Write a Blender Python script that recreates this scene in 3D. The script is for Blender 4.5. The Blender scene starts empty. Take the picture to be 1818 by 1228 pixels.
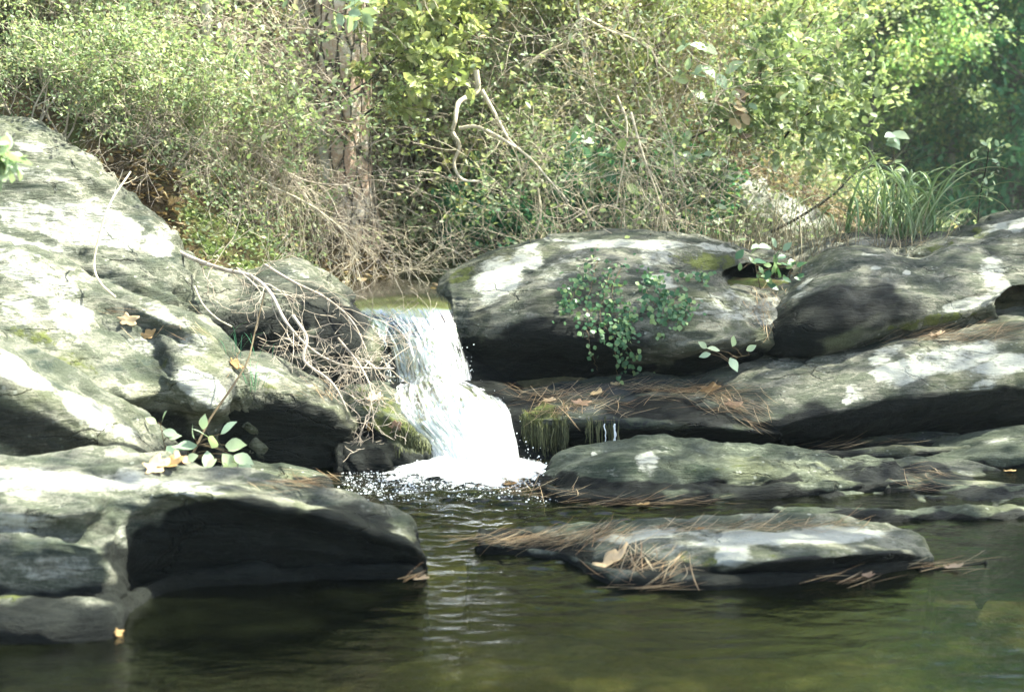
import bpy, math, random
import numpy as np
from mathutils import Vector, Matrix
from mathutils.bvhtree import BVHTree

random.seed(7)
RS = np.random.RandomState(11)
scene = bpy.context.scene
col = scene.collection

# ------------------------------------------------------------------ camera
CAM_H = 1.1
F = 1818 * 50.0 / 36.0
PITCH = math.atan(284.0 / F)
cam_d = bpy.data.cameras.new("camera")
cam = bpy.data.objects.new("camera", cam_d)
col.objects.link(cam)
cam.location = (0, 0, CAM_H)
cam.rotation_euler = (math.pi / 2 - PITCH, 0, 0)
cam_d.lens = 50
cam_d.sensor_width = 36
cam_d.clip_end = 500
cam_d.clip_start = 0.05
cam_d.dof.use_dof = True
cam_d.dof.focus_distance = 6.0
cam_d.dof.aperture_fstop = 3.2
scene.camera = cam

# ------------------------------------------------------------------ light
SUN_EL = math.radians(58)
SUN_DIR = Vector((0.50, 0.10, 0))          # horizontal direction towards the sun
az = math.atan2(SUN_DIR.x, SUN_DIR.y)
world = bpy.data.worlds.new("World")
scene.world = world
world.use_nodes = True
wn = world.node_tree
bg = wn.nodes["Background"]
sky = wn.nodes.new("ShaderNodeTexSky")
sky.sky_type = 'NISHITA'
sky.sun_disc = False
sky.sun_elevation = SUN_EL
sky.sun_rotation = az
sky.air_density = 1.0
sky.dust_density = 2.5
wn.links.new(sky.outputs[0], bg.inputs[0])
bg.inputs[1].default_value = 0.11
sd = bpy.data.lights.new("sun", 'SUN')
sd.energy = 5.0
sd.angle = math.radians(0.6)
sd.color = (0.96, 0.98, 0.83)
sun = bpy.data.objects.new("sun", sd)
col.objects.link(sun)
to_sun = Vector((math.sin(az) * math.cos(SUN_EL), math.cos(az) * math.cos(SUN_EL), math.sin(SUN_EL)))
sun.rotation_euler = to_sun.to_track_quat('Z', 'Y').to_euler()
scene.view_settings.view_transform = 'Standard'
scene.view_settings.look = 'None'
scene.view_settings.gamma = 1.0
scene.view_settings.exposure = 2.3
scene.cycles.max_bounces = 8
scene.cycles.transparent_max_bounces = 24
scene.cycles.use_denoising = True

# ------------------------------------------------------------------ helpers
_cp, _sp = math.cos(PITCH), math.sin(PITCH)
def ray(px, py):
    X = (px - 909) / F; Y = -(py - 614) / F
    return Vector((X, _cp + Y * _sp, -_sp + Y * _cp))
def P(px, py, y):
    d = ray(px, py); k = y / d.y
    return Vector((d.x * k, y, CAM_H + d.z * k))
def PZ(px, py, z=0.0):
    d = ray(px, py); k = (z - CAM_H) / d.z
    return Vector((d.x * k, d.y * k, z))
def pix(V):
    """world points (n,3) -> photo pixels"""
    x, y, z = V[:, 0], V[:, 1], V[:, 2] - CAM_H
    fw = y * _cp - z * _sp
    up = y * _sp + z * _cp
    return 909 + F * x / fw, 614 - F * up / fw

def hash3(ix, iy, iz, seed):
    h = (ix * 374761393 + iy * 668265263 + iz * 2147483647 + seed * 974711) & 0xFFFFFFFF
    h = ((h ^ (h >> 13)) * 1274126177) & 0xFFFFFFFF
    h = (h ^ (h >> 16)) & 0xFFFFFFFF
    h = (h * 2246822519) & 0xFFFFFFFF
    return ((h ^ (h >> 15)) & 0xFFFF) / 65535.0
def vnoise(p, seed=0):
    i = np.floor(p).astype(np.int64); f = p - i
    f = f * f * f * (f * (f * 6 - 15) + 10)
    r = 0
    for dx in (0, 1):
        wx = f[:, 0] if dx else 1 - f[:, 0]
        for dy in (0, 1):
            wy = f[:, 1] if dy else 1 - f[:, 1]
            for dz in (0, 1):
                wz = f[:, 2] if dz else 1 - f[:, 2]
                r = r + wx * wy * wz * hash3(i[:, 0] + dx, i[:, 1] + dy, i[:, 2] + dz, seed)
    return r * 2 - 1
def fbm(p, octs=4, seed=0, gain=.5, ridge=False):
    a, s, t = 1.0, 0, 0
    for o in range(octs):
        n = vnoise(p * (2.03 ** o) + 17.3 * o, seed + o)
        if ridge: n = 1 - 2 * np.abs(n)
        s = s + a * n; t += a; a *= gain
    return s / t
def smooth(a, b, x):
    t = np.clip((x - a) / (b - a), 0, 1)
    return t * t * (3 - 2 * t)

def mesh_np(name, verts, faces, mat=None, parent=None, smooth_=True, attrs=None, loc=None):
    """verts (n,3) array; faces: (m,k) int array or list of such arrays"""
    verts = np.asarray(verts, dtype=np.float64)
    if loc is not None: verts = verts - np.array(loc)
    me = bpy.data.meshes.new(name)
    if not isinstance(faces, list): faces = [faces]
    faces = [np.asarray(f, dtype=np.int32) for f in faces if len(f)]
    me.vertices.add(len(verts)); me.vertices.foreach_set("co", verts.astype(np.float32).ravel())
    nl = sum(f.size for f in faces); nf = sum(len(f) for f in faces)
    me.loops.add(nl); me.polygons.add(nf)
    me.loops.foreach_set("vertex_index", np.concatenate([f.ravel() for f in faces]))
    tot = np.concatenate([np.full(len(f), f.shape[1], dtype=np.int32) for f in faces])
    st = np.concatenate([[0], np.cumsum(tot)[:-1]]).astype(np.int32)
    me.polygons.foreach_set("loop_start", st)
    me.polygons.foreach_set("loop_total", tot)
    me.polygons.foreach_set("use_smooth", np.full(nf, smooth_))
    me.update(calc_edges=True)
    for k, v in (attrs or {}).items():
        if v.ndim == 2:
            a = me.attributes.new(k, 'FLOAT_COLOR', 'POINT')
            a.data.foreach_set("color", v.astype(np.float32).ravel())
        else:
            a = me.attributes.new(k, 'FLOAT', 'POINT')
            a.data.foreach_set("value", v.astype(np.float32))
    me.validate()
    o = bpy.data.objects.new(name, me); col.objects.link(o)
    if mat: me.materials.append(mat)
    if parent: o.parent = parent
    if loc is not None: o.location = loc
    return o
def tag(o, label=None, cat=None, group=None, kind=None):
    if label: o["label"] = label
    if cat: o["category"] = cat
    if group: o["group"] = group
    if kind: o["kind"] = kind
    return o
def empty(name, loc, label=None, cat=None, group=None, rz=0, s=1):
    o = bpy.data.objects.new(name, None); col.objects.link(o)
    o.location = loc; o.rotation_euler = (0, 0, rz); o.scale = (s, s, s); o.empty_display_size = .1
    return tag(o, label, cat, group)
def copy_tree(o, loc, rz=0, s=1, label=None, group=None):
    c = o.copy(); col.objects.link(c)
    c.location = loc; c.rotation_euler = (0, 0, rz); c.scale = (s, s, s)
    if label: c["label"] = label
    if group: c["group"] = group
    for ch in o.children:
        k = ch.copy(); col.objects.link(k); k.parent = c
    return c

def crom(pts, n):
    """Catmull-Rom through pts (k,3...) resampled to n at normalised chord length"""
    pts = np.asarray(pts, dtype=float)
    k = len(pts)
    if k == 2:
        t = np.linspace(0, 1, n)[:, None]; return pts[0] * (1 - t) + pts[1] * t
    pad = np.vstack([2 * pts[0] - pts[1], pts, 2 * pts[-1] - pts[-2]])
    L = np.r_[0, np.cumsum(np.linalg.norm(np.diff(pts, axis=0), axis=1) + 1e-9)]
    s = np.interp(np.linspace(0, L[-1], n), L, np.arange(k))
    i = np.minimum(s.astype(int), k - 2); t = (s - i)[:, None]
    p0, p1, p2, p3 = pad[i], pad[i + 1], pad[i + 2], pad[i + 3]
    return .5 * ((2 * p1) + (-p0 + p2) * t + (2 * p0 - 5 * p1 + 4 * p2 - p3) * t * t + (-p0 + 3 * p1 - 3 * p2 + p3) * t ** 3)
def crom_axis0(A, n):
    """uniform Catmull-Rom along axis 0 of (k,m,3), dense to n rows spaced by mean chord length"""
    k = len(A)
    pad = np.concatenate([2 * A[:1] - A[1:2], A, 2 * A[-1:] - A[-2:-1]])
    L = np.r_[0, np.cumsum(np.linalg.norm(np.diff(A, axis=0), axis=2).mean(1) + 1e-6)]
    s = np.interp(np.linspace(0, L[-1], n), L, np.arange(k))
    i = np.minimum(s.astype(int), k - 2); t = (s - i)[:, None, None]
    p0, p1, p2, p3 = pad[i], pad[i + 1], pad[i + 2], pad[i + 3]
    return .5 * ((2 * p1) + (-p0 + p2) * t + (2 * p0 - 5 * p1 + 4 * p2 - p3) * t * t + (-p0 + 3 * p1 - 3 * p2 + p3) * t ** 3)
def grid_faces(nr, nc):
    r = np.arange(nr - 1)[:, None]; c = np.arange(nc - 1)[None, :]
    a = r * nc + c
    return np.stack([a, a + 1, a + nc + 1, a + nc], -1).reshape(-1, 4)
def grid_normals(G):
    du = np.gradient(G, axis=1); dv = np.gradient(G, axis=0)
    n = np.cross(du, dv)
    return n / (np.linalg.norm(n, axis=2, keepdims=True) + 1e-9)

# ------------------------------------------------------------------ materials
class NT:
    def __init__(s, name):
        s.m = bpy.data.materials.new(name); s.m.use_nodes = True
        s.t = s.m.node_tree; s.t.nodes.clear()
        s.out = s.n("ShaderNodeOutputMaterial")
    def n(s, typ, **kw):
        x = s.t.nodes.new(typ)
        for k, v in kw.items():
            if k == 'inp':
                for a, b in v.items():
                    if isinstance(b, bpy.types.NodeSocket): s.t.links.new(b, x.inputs[a])
                    else: x.inputs[a].default_value = b
            else: setattr(x, k, v)
        return x
    def l(s, a, b): s.t.links.new(a, b)
    def attr(s, name):
        return s.n("ShaderNodeAttribute", attribute_name=name)
    def math(s, op, a, b=0.0, c=0.0, clamp=False):
        x = s.n("ShaderNodeMath", operation=op, use_clamp=clamp)
        for i, v in enumerate((a, b, c)):
            if isinstance(v, bpy.types.NodeSocket): s.l(v, x.inputs[i])
            else: x.inputs[i].default_value = v
        return x.outputs[0]
    def noise(s, vec, scale, detail=5, rough=.55, dist=0):
        x = s.n("ShaderNodeTexNoise", inp={'Scale': scale, 'Detail': detail, 'Roughness': rough, 'Distortion': dist})
        s.l(vec, x.inputs['Vector']); return x.outputs[0]
    def mapping(s, vec, rot=(0, 0, 0), scale=(1, 1, 1)):
        x = s.n("ShaderNodeMapping"); s.l(vec, x.inputs[0])
        x.inputs['Rotation'].default_value = rot; x.inputs['Scale'].default_value = scale
        return x.outputs[0]
    def ramp(s, fac, stops):
        x = s.n("ShaderNodeValToRGB"); s.l(fac, x.inputs[0])
        e = x.color_ramp.elements
        while len(e) < len(stops): e.new(.5)
        for k, (p, c) in enumerate(stops):
            e[k].position = p; e[k].color = (*c, 1) if len(c) == 3 else c
        return x.outputs[0]
    def mix(s, fac, a, b, mode='MIX'):
        x = s.n("ShaderNodeMix", data_type='RGBA', blend_type=mode)
        for i, v in ((0, fac), (6, a), (7, b)):
            if isinstance(v, bpy.types.NodeSocket): s.l(v, x.inputs[i])
            else: x.inputs[i].default_value = v if i == 0 else ((*v, 1) if len(v) == 3 else v)
        return x.outputs[2]
    def sstep(s, x, a, b):
        m = s.n("ShaderNodeMapRange", interpolation_type='SMOOTHSTEP')
        s.l(x, m.inputs[0]); m.inputs[1].default_value = a; m.inputs[2].default_value = b
        return m.outputs[0]

def rock_material(name, rot, light=(.30, .30, .27), dark=(.075, .085, .075), stretch=(1, 5, 9)):
    k = NT(name)
    tc = k.n("ShaderNodeTexCoord").outputs['Object']
    st = k.mapping(tc, rot=rot, scale=stretch)
    pa = k.attr("paint")
    sep = k.n("ShaderNodeSeparateColor"); k.l(pa.outputs['Color'], sep.inputs[0])
    lich, moss, wet = sep.outputs  # lichen channel includes painted sun patches, wet channel painted shade
    n1 = k.noise(st, 2.2, 8, .62, .4)
    n2 = k.noise(tc, 3.0, 6, .6)
    n3 = k.noise(st, 9.0, 6, .7, .3)
    n4 = k.noise(tc, 60.0, 4, .7)
    f = k.math('ADD', k.math('MULTIPLY', n1, .6), k.math('MULTIPLY', n2, .4))
    base = k.ramp(f, [(.40, dark), (.5, tuple((a + b) / 2 for a, b in zip(light, dark))), (.60, light)])
    # dark mineral streaks
    stk = k.sstep(n3, .56, .66)
    base = k.mix(k.math('MULTIPLY', stk, .8), base, dark)
    pit = k.sstep(k.noise(k.mapping(tc, rot=rot, scale=(1, 1.6, 3)), 34, 4, .7), .60, .68)
    base = k.mix(k.math('MULTIPLY', pit, .6), base, dark)
    base = k.mix(k.sstep(n4, .35, .75), k.mix(1.0, base, (.72, .72, .72), 'MULTIPLY'), base)
    mt = k.noise(k.mapping(tc, rot=rot, scale=(1, 1.5, 2.6)), 8.0, 9, .72, .5)
    base = k.mix(k.math('MULTIPLY', k.sstep(mt, .48, .54), .78), base, k.mix(n4, (.035, .045, .030), (.10, .11, .075)))
    vc = k.n("ShaderNodeTexVoronoi", feature='DISTANCE_TO_EDGE', inp={'Scale': 3.2})
    wv = k.n("ShaderNodeVectorMath", operation='ADD'); k.l(k.mapping(tc, rot=rot, scale=(.55, .8, 2.4)), wv.inputs[0])
    nz_ = k.n("ShaderNodeTexNoise", inp={'Scale': 4.0, 'Detail': 6, 'Roughness': .65}); k.l(tc, nz_.inputs['Vector'])
    sc_ = k.n("ShaderNodeVectorMath", operation='SCALE'); k.l(nz_.outputs['Color'], sc_.inputs[0]); sc_.inputs['Scale'].default_value = .16; k.l(sc_.outputs[0], wv.inputs[1])
    k.l(wv.outputs[0], vc.inputs['Vector'])
    crack = k.math('MULTIPLY', k.math('SUBTRACT', 1.0, k.sstep(vc.outputs['Distance'], .0, .022)), k.sstep(n2, .50, .60))
    base = k.mix(k.math('MULTIPLY', crack, .5), base, (.02, .02, .014))
    # wandering green-brown weathering
    n5 = k.noise(tc, 1.7, 4, .6)
    base = k.mix(k.math('MULTIPLY', k.sstep(n5, .5, .68), .5), base, (.13, .135, .065))
    gr = k.noise(tc, 150, 3, .8)
    base = k.mix(k.math('MULTIPLY', k.sstep(gr, .50, .62), .45), base, k.mix(1.0, base, (.35, .36, .34), 'MULTIPLY'))
    vo = k.n("ShaderNodeTexVoronoi", inp={'Scale': 26.0, 'Randomness': 1.0}); k.l(tc, vo.inputs['Vector'])
    dots = k.math('MULTIPLY', k.math('SUBTRACT', 1.0, k.sstep(k.math('ADD', vo.outputs['Distance'], k.math('MULTIPLY', n4, .25)), .22, .34)), k.sstep(n2, .46, .58))
    base = k.mix(k.math('MULTIPLY', dots, .55), base, (.42, .43, .36))
    # lichen crusts and painted sunlit patches: crisp lobed edges, streaks cut into them
    l1 = k.noise(tc, 7.0, 9, .68, .6)
    lv = k.math('ADD', k.math('MULTIPLY', l1, .55), k.math('MULTIPLY', n3, .45))
    l2 = k.noise(tc, 28.0, 5, .7, .3)
    lv = k.math('ADD', k.math('MULTIPLY', lv, .75), k.math('MULTIPLY', l2, .25))
    la = k.math('ADD', lv, k.math('MULTIPLY', lich, .28))
    lm = k.sstep(la, .63, .77)
    lc = k.mix(k.math('ADD', k.math('MULTIPLY', n4, .5), k.math('MULTIPLY', l2, .5)), (.24, .25, .20), (.62, .61, .53))
    colr = k.mix(k.math('MULTIPLY', lm, .95), base, lc)
    # moss
    ma = k.math('ADD', k.noise(tc, 14.0, 7, .7), k.math('MULTIPLY', moss, .40))
    mm = k.sstep(ma, .78, .92)
    mc = k.mix(k.noise(tc, 35, 3, .6), (.05, .065, .018), (.15, .165, .05))
    colr = k.mix(mm, colr, mc)
    # wet stone close to the water, plus shade painted on fronts and undersides
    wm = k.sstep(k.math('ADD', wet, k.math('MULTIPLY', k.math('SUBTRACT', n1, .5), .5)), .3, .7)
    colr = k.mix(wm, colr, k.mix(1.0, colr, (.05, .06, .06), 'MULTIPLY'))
    b = k.n("ShaderNodeBsdfPrincipled")
    k.l(colr, b.inputs['Base Color'])
    rg = k.math('SUBTRACT', .95, k.math('MULTIPLY', wm, .3))
    k.l(rg, b.inputs['Roughness'])
    b.inputs['Specular IOR Level'].default_value = .2
    h = k.math('ADD', k.math('MULTIPLY', n3, .9), k.math('ADD', k.math('MULTIPLY', n4, .22), k.math('ADD', k.math('MULTIPLY', lm, .10), k.math('MULTIPLY', mm, .25))))
    h = k.math('SUBTRACT', k.math('ADD', h, k.math('ADD', k.math('MULTIPLY', mt, .8), k.math('MULTIPLY', gr, .12))), k.math('MULTIPLY', crack, .9))
    bm = k.n("ShaderNodeBump", inp={'Strength': .9, 'Distance': .025}); k.l(h, bm.inputs['Height'])
    k.l(bm.outputs[0], b.inputs['Normal'])
    k.l(b.outputs[0], k.out.inputs[0])
    return k.m
ROCK_L = rock_material("grey_schist_dipping_right", (0, math.radians(28), 0), light=(.37, .355, .275), dark=(.055, .07, .055), stretch=(1, 2, 8))
ROCK_R = rock_material("grey_schist_dipping_left", (0, math.radians(-24), 0), light=(.33, .315, .245), dark=(.04, .05, .04), stretch=(1, 2.5, 8))
ROCK_D = rock_material("dark_wet_schist", (0, math.radians(-15), 0), light=(.12, .125, .115), dark=(.02, .025, .023))
ROCK_G = rock_material("green_grey_schist", (0, math.radians(-22), 0), light=(.22, .235, .175), dark=(.04, .055, .035))

def leaf_material(name, stops, trans=.5, rough=.5):
    k = NT(name)
    c = k.ramp(k.attr("rnd").outputs['Fac'], stops)
    tc = k.n("ShaderNodeTexCoord").outputs['Object']
    c = k.mix(k.math('MULTIPLY', k.noise(tc, 45, 3), .45), c, k.mix(1.0, c, (.45, .5, .35), 'MULTIPLY'))
    b = k.n("ShaderNodeBsdfPrincipled"); k.l(c, b.inputs['Base Color']); b.inputs['Roughness'].default_value = rough
    b.inputs['Specular IOR Level'].default_value = .35
    t = k.n("ShaderNodeBsdfTranslucent"); k.l(k.mix(1.0, c, (1.0, 1.0, .65), 'MULTIPLY'), t.inputs[0])
    m = k.n("ShaderNodeMixShader"); m.inputs[0].default_value = trans
    k.l(b.outputs[0], m.inputs[1]); k.l(t.outputs[0], m.inputs[2]); k.l(m.outputs[0], k.out.inputs[0])
    return k.m
def wood_material(name, a, b_, scale=30, bump=.3):
    k = NT(name)
    tc = k.n("ShaderNodeTexCoord").outputs['Object']
    n = k.noise(tc, scale, 5, .65)
    n2 = k.noise(tc, 4, 3, .6)
    c = k.ramp(k.math('ADD', k.math('MULTIPLY', n, .5), k.math('MULTIPLY', n2, .5)), [(.38, a), (.62, b_)])
    b = k.n("ShaderNodeBsdfPrincipled"); k.l(c, b.inputs['Base Color']); b.inputs['Roughness'].default_value = .85
    b.inputs['Specular IOR Level'].default_value = .2
    bm = k.n("ShaderNodeBump", inp={'Strength': bump, 'Distance': .01}); k.l(n, bm.inputs['Height']); k.l(bm.outputs[0], b.inputs['Normal'])
    k.l(b.outputs[0], k.out.inputs[0]); return k.m

def water_material(name, tint, murk=(.05, .06, .02), murk_f=.15, scale=1.0, bump=.25):
    k = NT(name)
    tc = k.n("ShaderNodeTexCoord").outputs['Object']
    n1 = k.noise(k.mapping(tc, scale=(1, 2.2, 1)), 5 * scale, 4, .55, .6)
    n2 = k.noise(k.mapping(tc, scale=(1, 2.6, 1)), 22 * scale, 3, .6, .4)
    bm = k.n("ShaderNodeBump", inp={'Strength': bump, 'Distance': .03})
    k.l(k.math('ADD', n1, k.math('MULTIPLY', n2, .35)), bm.inputs['Height'])
    fr = k.n("ShaderNodeFresnel", inp={'IOR': 1.33}); k.l(bm.outputs[0], fr.inputs['Normal'])
    tr = k.n("ShaderNodeBsdfTransparent"); tr.inputs[0].default_value = (*tint, 1)
    df = k.n("ShaderNodeBsdfDiffuse"); df.inputs[0].default_value = (*murk, 1)
    m0 = k.n("ShaderNodeMixShader"); m0.inputs[0].default_value = murk_f
    k.l(tr.outputs[0], m0.inputs[1]); k.l(df.outputs[0], m0.inputs[2])
    gl = k.n("ShaderNodeBsdfGlossy"); gl.inputs['Roughness'].default_value = .03; k.l(bm.outputs[0], gl.inputs['Normal'])
    gl.inputs[0].default_value = (1, 1, 1, 1)
    m = k.n("ShaderNodeMixShader"); k.l(fr.outputs[0], m.inputs[0]); k.l(m0.outputs[0], m.inputs[1]); k.l(gl.outputs[0], m.inputs[2])
    k.l(m.outputs[0], k.out.inputs[0]); return k.m
WATER = water_material("clear_brown_water", (.40, .42, .29), murk_f=.045, murk=(.06, .075, .035), bump=.16)
def fall_material():
    k = NT("falling_water")
    a = k.attr("flow")
    sp = k.n("ShaderNodeSeparateColor"); k.l(a.outputs['Color'], sp.inputs[0])
    u, v, fo = sp.outputs
    cm = k.n("ShaderNodeCombineXYZ"); k.l(k.math('MULTIPLY', u, 30), cm.inputs[0]); k.l(k.math('MULTIPLY', v, 9), cm.inputs[1])
    n1 = k.noise(cm.outputs[0], 1.0, 5, .65, .5)
    cm2 = k.n("ShaderNodeCombineXYZ"); k.l(k.math('MULTIPLY', u, 14), cm2.inputs[0]); k.l(k.math('MULTIPLY', v, 5), cm2.inputs[1])
    n2 = k.noise(cm2.outputs[0], 1.0, 5, .65, .8)
    f = k.math('ADD', k.math('ADD', k.math('MULTIPLY', n1, .55), k.math('MULTIPLY', n2, .45)), k.math('MULTIPLY', k.math('SUBTRACT', fo, .5), .62))
    m1 = k.sstep(f, .44, .70)
    d = k.n("ShaderNodeBsdfDiffuse"); d.inputs[0].default_value = (.84, .85, .84, 1)
    t = k.n("ShaderNodeBsdfTranslucent"); t.inputs[0].default_value = (.80, .80, .78, 1)
    w = k.n("ShaderNodeMixShader"); w.inputs[0].default_value = .45; k.l(d.outputs[0], w.inputs[1]); k.l(t.outputs[0], w.inputs[2])
    g = k.n("ShaderNodeBsdfGlossy"); g.inputs['Roughness'].default_value = .06
    tr = k.n("ShaderNodeBsdfTransparent"); tr.inputs[0].default_value = (.86, .92, .88, 1)
    bm = k.n("ShaderNodeBump", inp={'Strength': .6, 'Distance': .02}); k.l(n1, bm.inputs['Height']); k.l(bm.outputs[0], d.inputs['Normal'])
    bg_ = k.n("ShaderNodeBump", inp={'Strength': .45, 'Distance': .02}); k.l(n2, bg_.inputs['Height']); k.l(bg_.outputs[0], g.inputs['Normal'])
    fz = k.n("ShaderNodeFresnel", inp={'IOR': 1.33}); k.l(bg_.outputs[0], fz.inputs['Normal'])
    gw = k.n("ShaderNodeMixShader"); k.l(k.math('MULTIPLY', fz.outputs[0], 1.3), gw.inputs[0]); k.l(tr.outputs[0], gw.inputs[1]); k.l(g.outputs[0], gw.inputs[2])
    m = k.n("ShaderNodeMixShader"); k.l(m1, m.inputs[0]); k.l(gw.outputs[0], m.inputs[1]); k.l(w.outputs[0], m.inputs[2])
    # ragged gaps where the sheet breaks
    gap = k.sstep(k.math('ADD', k.attr("edge").outputs['Fac'], k.math('MULTIPLY', n1, .9)), .60, .75)
    tr2 = k.n("ShaderNodeBsdfTransparent")
    mm = k.n("ShaderNodeMixShader"); k.l(gap, mm.inputs[0]); k.l(tr2.outputs[0], mm.inputs[1]); k.l(m.outputs[0], mm.inputs[2])
    k.l(mm.outputs[0], k.out.inputs[0]); return k.m
FALL = fall_material()
def plain(name, c, rough=.6, trans=0):
    k = NT(name)
    b = k.n("ShaderNodeBsdfPrincipled"); b.inputs['Base Color'].default_value = (*c, 1); b.inputs['Roughness'].default_value = rough
    if trans:
        t = k.n("ShaderNodeBsdfTranslucent"); t.inputs[0].default_value = (*c, 1)
        m = k.n("ShaderNodeMixShader"); m.inputs[0].default_value = trans
        k.l(b.outputs[0], m.inputs[1]); k.l(t.outputs[0], m.inputs[2]); k.l(m.outputs[0], k.out.inputs[0])
    else: k.l(b.outputs[0], k.out.inputs[0])
    return k.m
FOAM = plain("white_foam", (.9, .93, .94), .4, .35)
def lace():
    k = NT("lacy_foam")
    tc = k.n("ShaderNodeTexCoord").outputs['Object']
    n = k.noise(k.mapping(tc, scale=(1, 1.5, 1)), 22, 7, .7, .8); n2 = k.noise(tc, 6, 4, .6)
    f = k.sstep(k.math('ADD', k.math('ADD', k.math('MULTIPLY', n, .6), k.math('MULTIPLY', n2, .4)), k.math('MULTIPLY', k.attr('cover').outputs['Fac'], .42)), .60, .72)
    b = k.n("ShaderNodeBsdfDiffuse"); b.inputs[0].default_value = (.85, .87, .87, 1)
    tr = k.n("ShaderNodeBsdfTransparent"); m = k.n("ShaderNodeMixShader"); k.l(f, m.inputs[0]); k.l(tr.outputs[0], m.inputs[1]); k.l(b.outputs[0], m.inputs[2])
    k.l(m.outputs[0], k.out.inputs[0]); return k.m
LACE = lace()
LEAF_Y = leaf_material("yellow_green_leaves", [(0, (.20, .26, .10)), (.45, (.40, .46, .20)), (.8, (.60, .61, .33)), (1, (.74, .64, .32))], trans=.45)
LEAF_G = leaf_material("grey_green_leaves", [(0, (.15, .22, .11)), (.5, (.33, .42, .23)), (.82, (.54, .59, .40)), (1, (.72, .58, .36))], trans=.45)
LEAF_T = leaf_material("deep_green_leaves", [(0, (.05, .20, .12)), (.6, (.13, .38, .20)), (1, (.32, .55, .26))], trans=.45)
LEAF_F = leaf_material("autumn_tree_leaves", [(0, (.14, .36, .17)), (.4, (.32, .52, .24)), (.75, (.54, .66, .28)), (1, (.76, .72, .28))], trans=.55)
LEAF_I = leaf_material("ivy_leaves", [(0, (.04, .12, .055)), (.6, (.12, .24, .105)), (1, (.32, .42, .17))], trans=.25, rough=.35)
LEAF_P = leaf_material("pale_sprig_leaves", [(0, (.30, .42, .28)), (.5, (.50, .62, .45)), (1, (.62, .70, .42))], trans=.35, rough=.4)
LITTER = leaf_material("dry_leaves", [(0, (.09, .06, .035)), (.4, (.22, .155, .09)), (.75, (.38, .28, .18)), (1, (.48, .36, .18))], trans=.25)
TAN_LEAF = leaf_material("tan_fallen_leaves", [(0, (.42, .24, .14)), (.5, (.62, .44, .32)), (1, (.75, .55, .30))], trans=.2)
ORANGE_LEAF = leaf_material("orange_fallen_leaves", [(0, (.34, .17, .07)), (1, (.50, .32, .14))], trans=.25)
NEEDLE = leaf_material("pine_needle_straw", [(0, (.30, .17, .09)), (.5, (.55, .36, .20)), (1, (.76, .60, .40))], trans=.1)
GRASS = leaf_material("grass_blades", [(0, (.26, .40, .18)), (.5, (.52, .66, .38)), (1, (.78, .84, .62))], trans=.4, rough=.4)
STRAW = leaf_material("dry_stalks", [(0, (.24, .19, .11)), (.5, (.42, .35, .23)), (1, (.55, .48, .33))], trans=.2)
TWIG_D = wood_material("dead_grey_twig", (.24, .19, .14), (.62, .53, .43))
TWIG_P = wood_material("pale_bare_branch", (.36, .30, .20), (.70, .62, .47))
TWIG_B = wood_material("black_twig", (.018, .018, .014), (.07, .065, .045))
TWIG_M = wood_material("brown_stem", (.07, .05, .03), (.22, .17, .10))
def bark_material():
    k = NT("scaly_pine_bark")
    tc = k.n("ShaderNodeTexCoord").outputs['Object']
    v = k.n("ShaderNodeTexVoronoi", feature='DISTANCE_TO_EDGE', inp={'Scale': 9.0}); k.l(k.mapping(tc, scale=(1.6, 1.6, .42)), v.inputs[0])
    n = k.noise(tc, 26, 5, .7); n2 = k.noise(tc, 5, 3, .5)
    plate = k.sstep(k.math('ADD', v.outputs[0], k.math('MULTIPLY', n, .08)), .05, .14)
    c = k.ramp(k.math('ADD', k.math('MULTIPLY', n, .5), k.math('MULTIPLY', n2, .5)), [(.36, (.34, .20, .14)), (.5, (.52, .37, .28)), (.62, (.66, .62, .54))])
    c = k.mix(plate, (.05, .042, .03), c)
    b = k.n("ShaderNodeBsdfPrincipled"); k.l(c, b.inputs['Base Color']); b.inputs['Roughness'].default_value = .9
    bm = k.n("ShaderNodeBump", inp={'Strength': .9, 'Distance': .02}); k.l(k.math('ADD', plate, k.math('MULTIPLY', n, .4)), bm.inputs['Height']); k.l(bm.outputs[0], b.inputs['Normal'])
    k.l(b.outputs[0], k.out.inputs[0]); return k.m
BARK = bark_material()
BARK_P = wood_material("pale_smooth_bark", (.26, .26, .21), (.56, .55, .47), 14)
BARK_G = wood_material("grey_tree_bark", (.06, .06, .05), (.20, .19, .155), 12)


# ------------------------------------------------------------------ ground
CREEK = np.array([(-.55, 6.5, .34), (-.48, 7.3, .42), (-.2, 8.0, .5), (1.4, 8.6, .35), (3.0, 9.8, .45), (4.6, 12.5, .8), (6.2, 18, 1.5), (8.2, 26, 2.6), (10.5, 40, 3.5), (14, 70, 4)])
def creek_dist(x, y):
    best = np.full(x.shape, 1e9); side = np.zeros(x.shape)
    for a, b in zip(CREEK[:-1], CREEK[1:]):
        d = b[:2] - a[:2]; L = (d ** 2).sum()
        t = np.clip(((x - a[0]) * d[0] + (y - a[1]) * d[1]) / L, 0, 1)
        qx = a[0] + d[0] * t; qy = a[1] + d[1] * t
        w = a[2] + (b[2] - a[2]) * t
        dist = np.hypot(x - qx, y - qy) - w
        s = d[0] * (y - a[1]) - d[1] * (x - a[0])
        m = dist < best
        best = np.where(m, dist, best); side = np.where(m, s, side)
    return best, side
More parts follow.
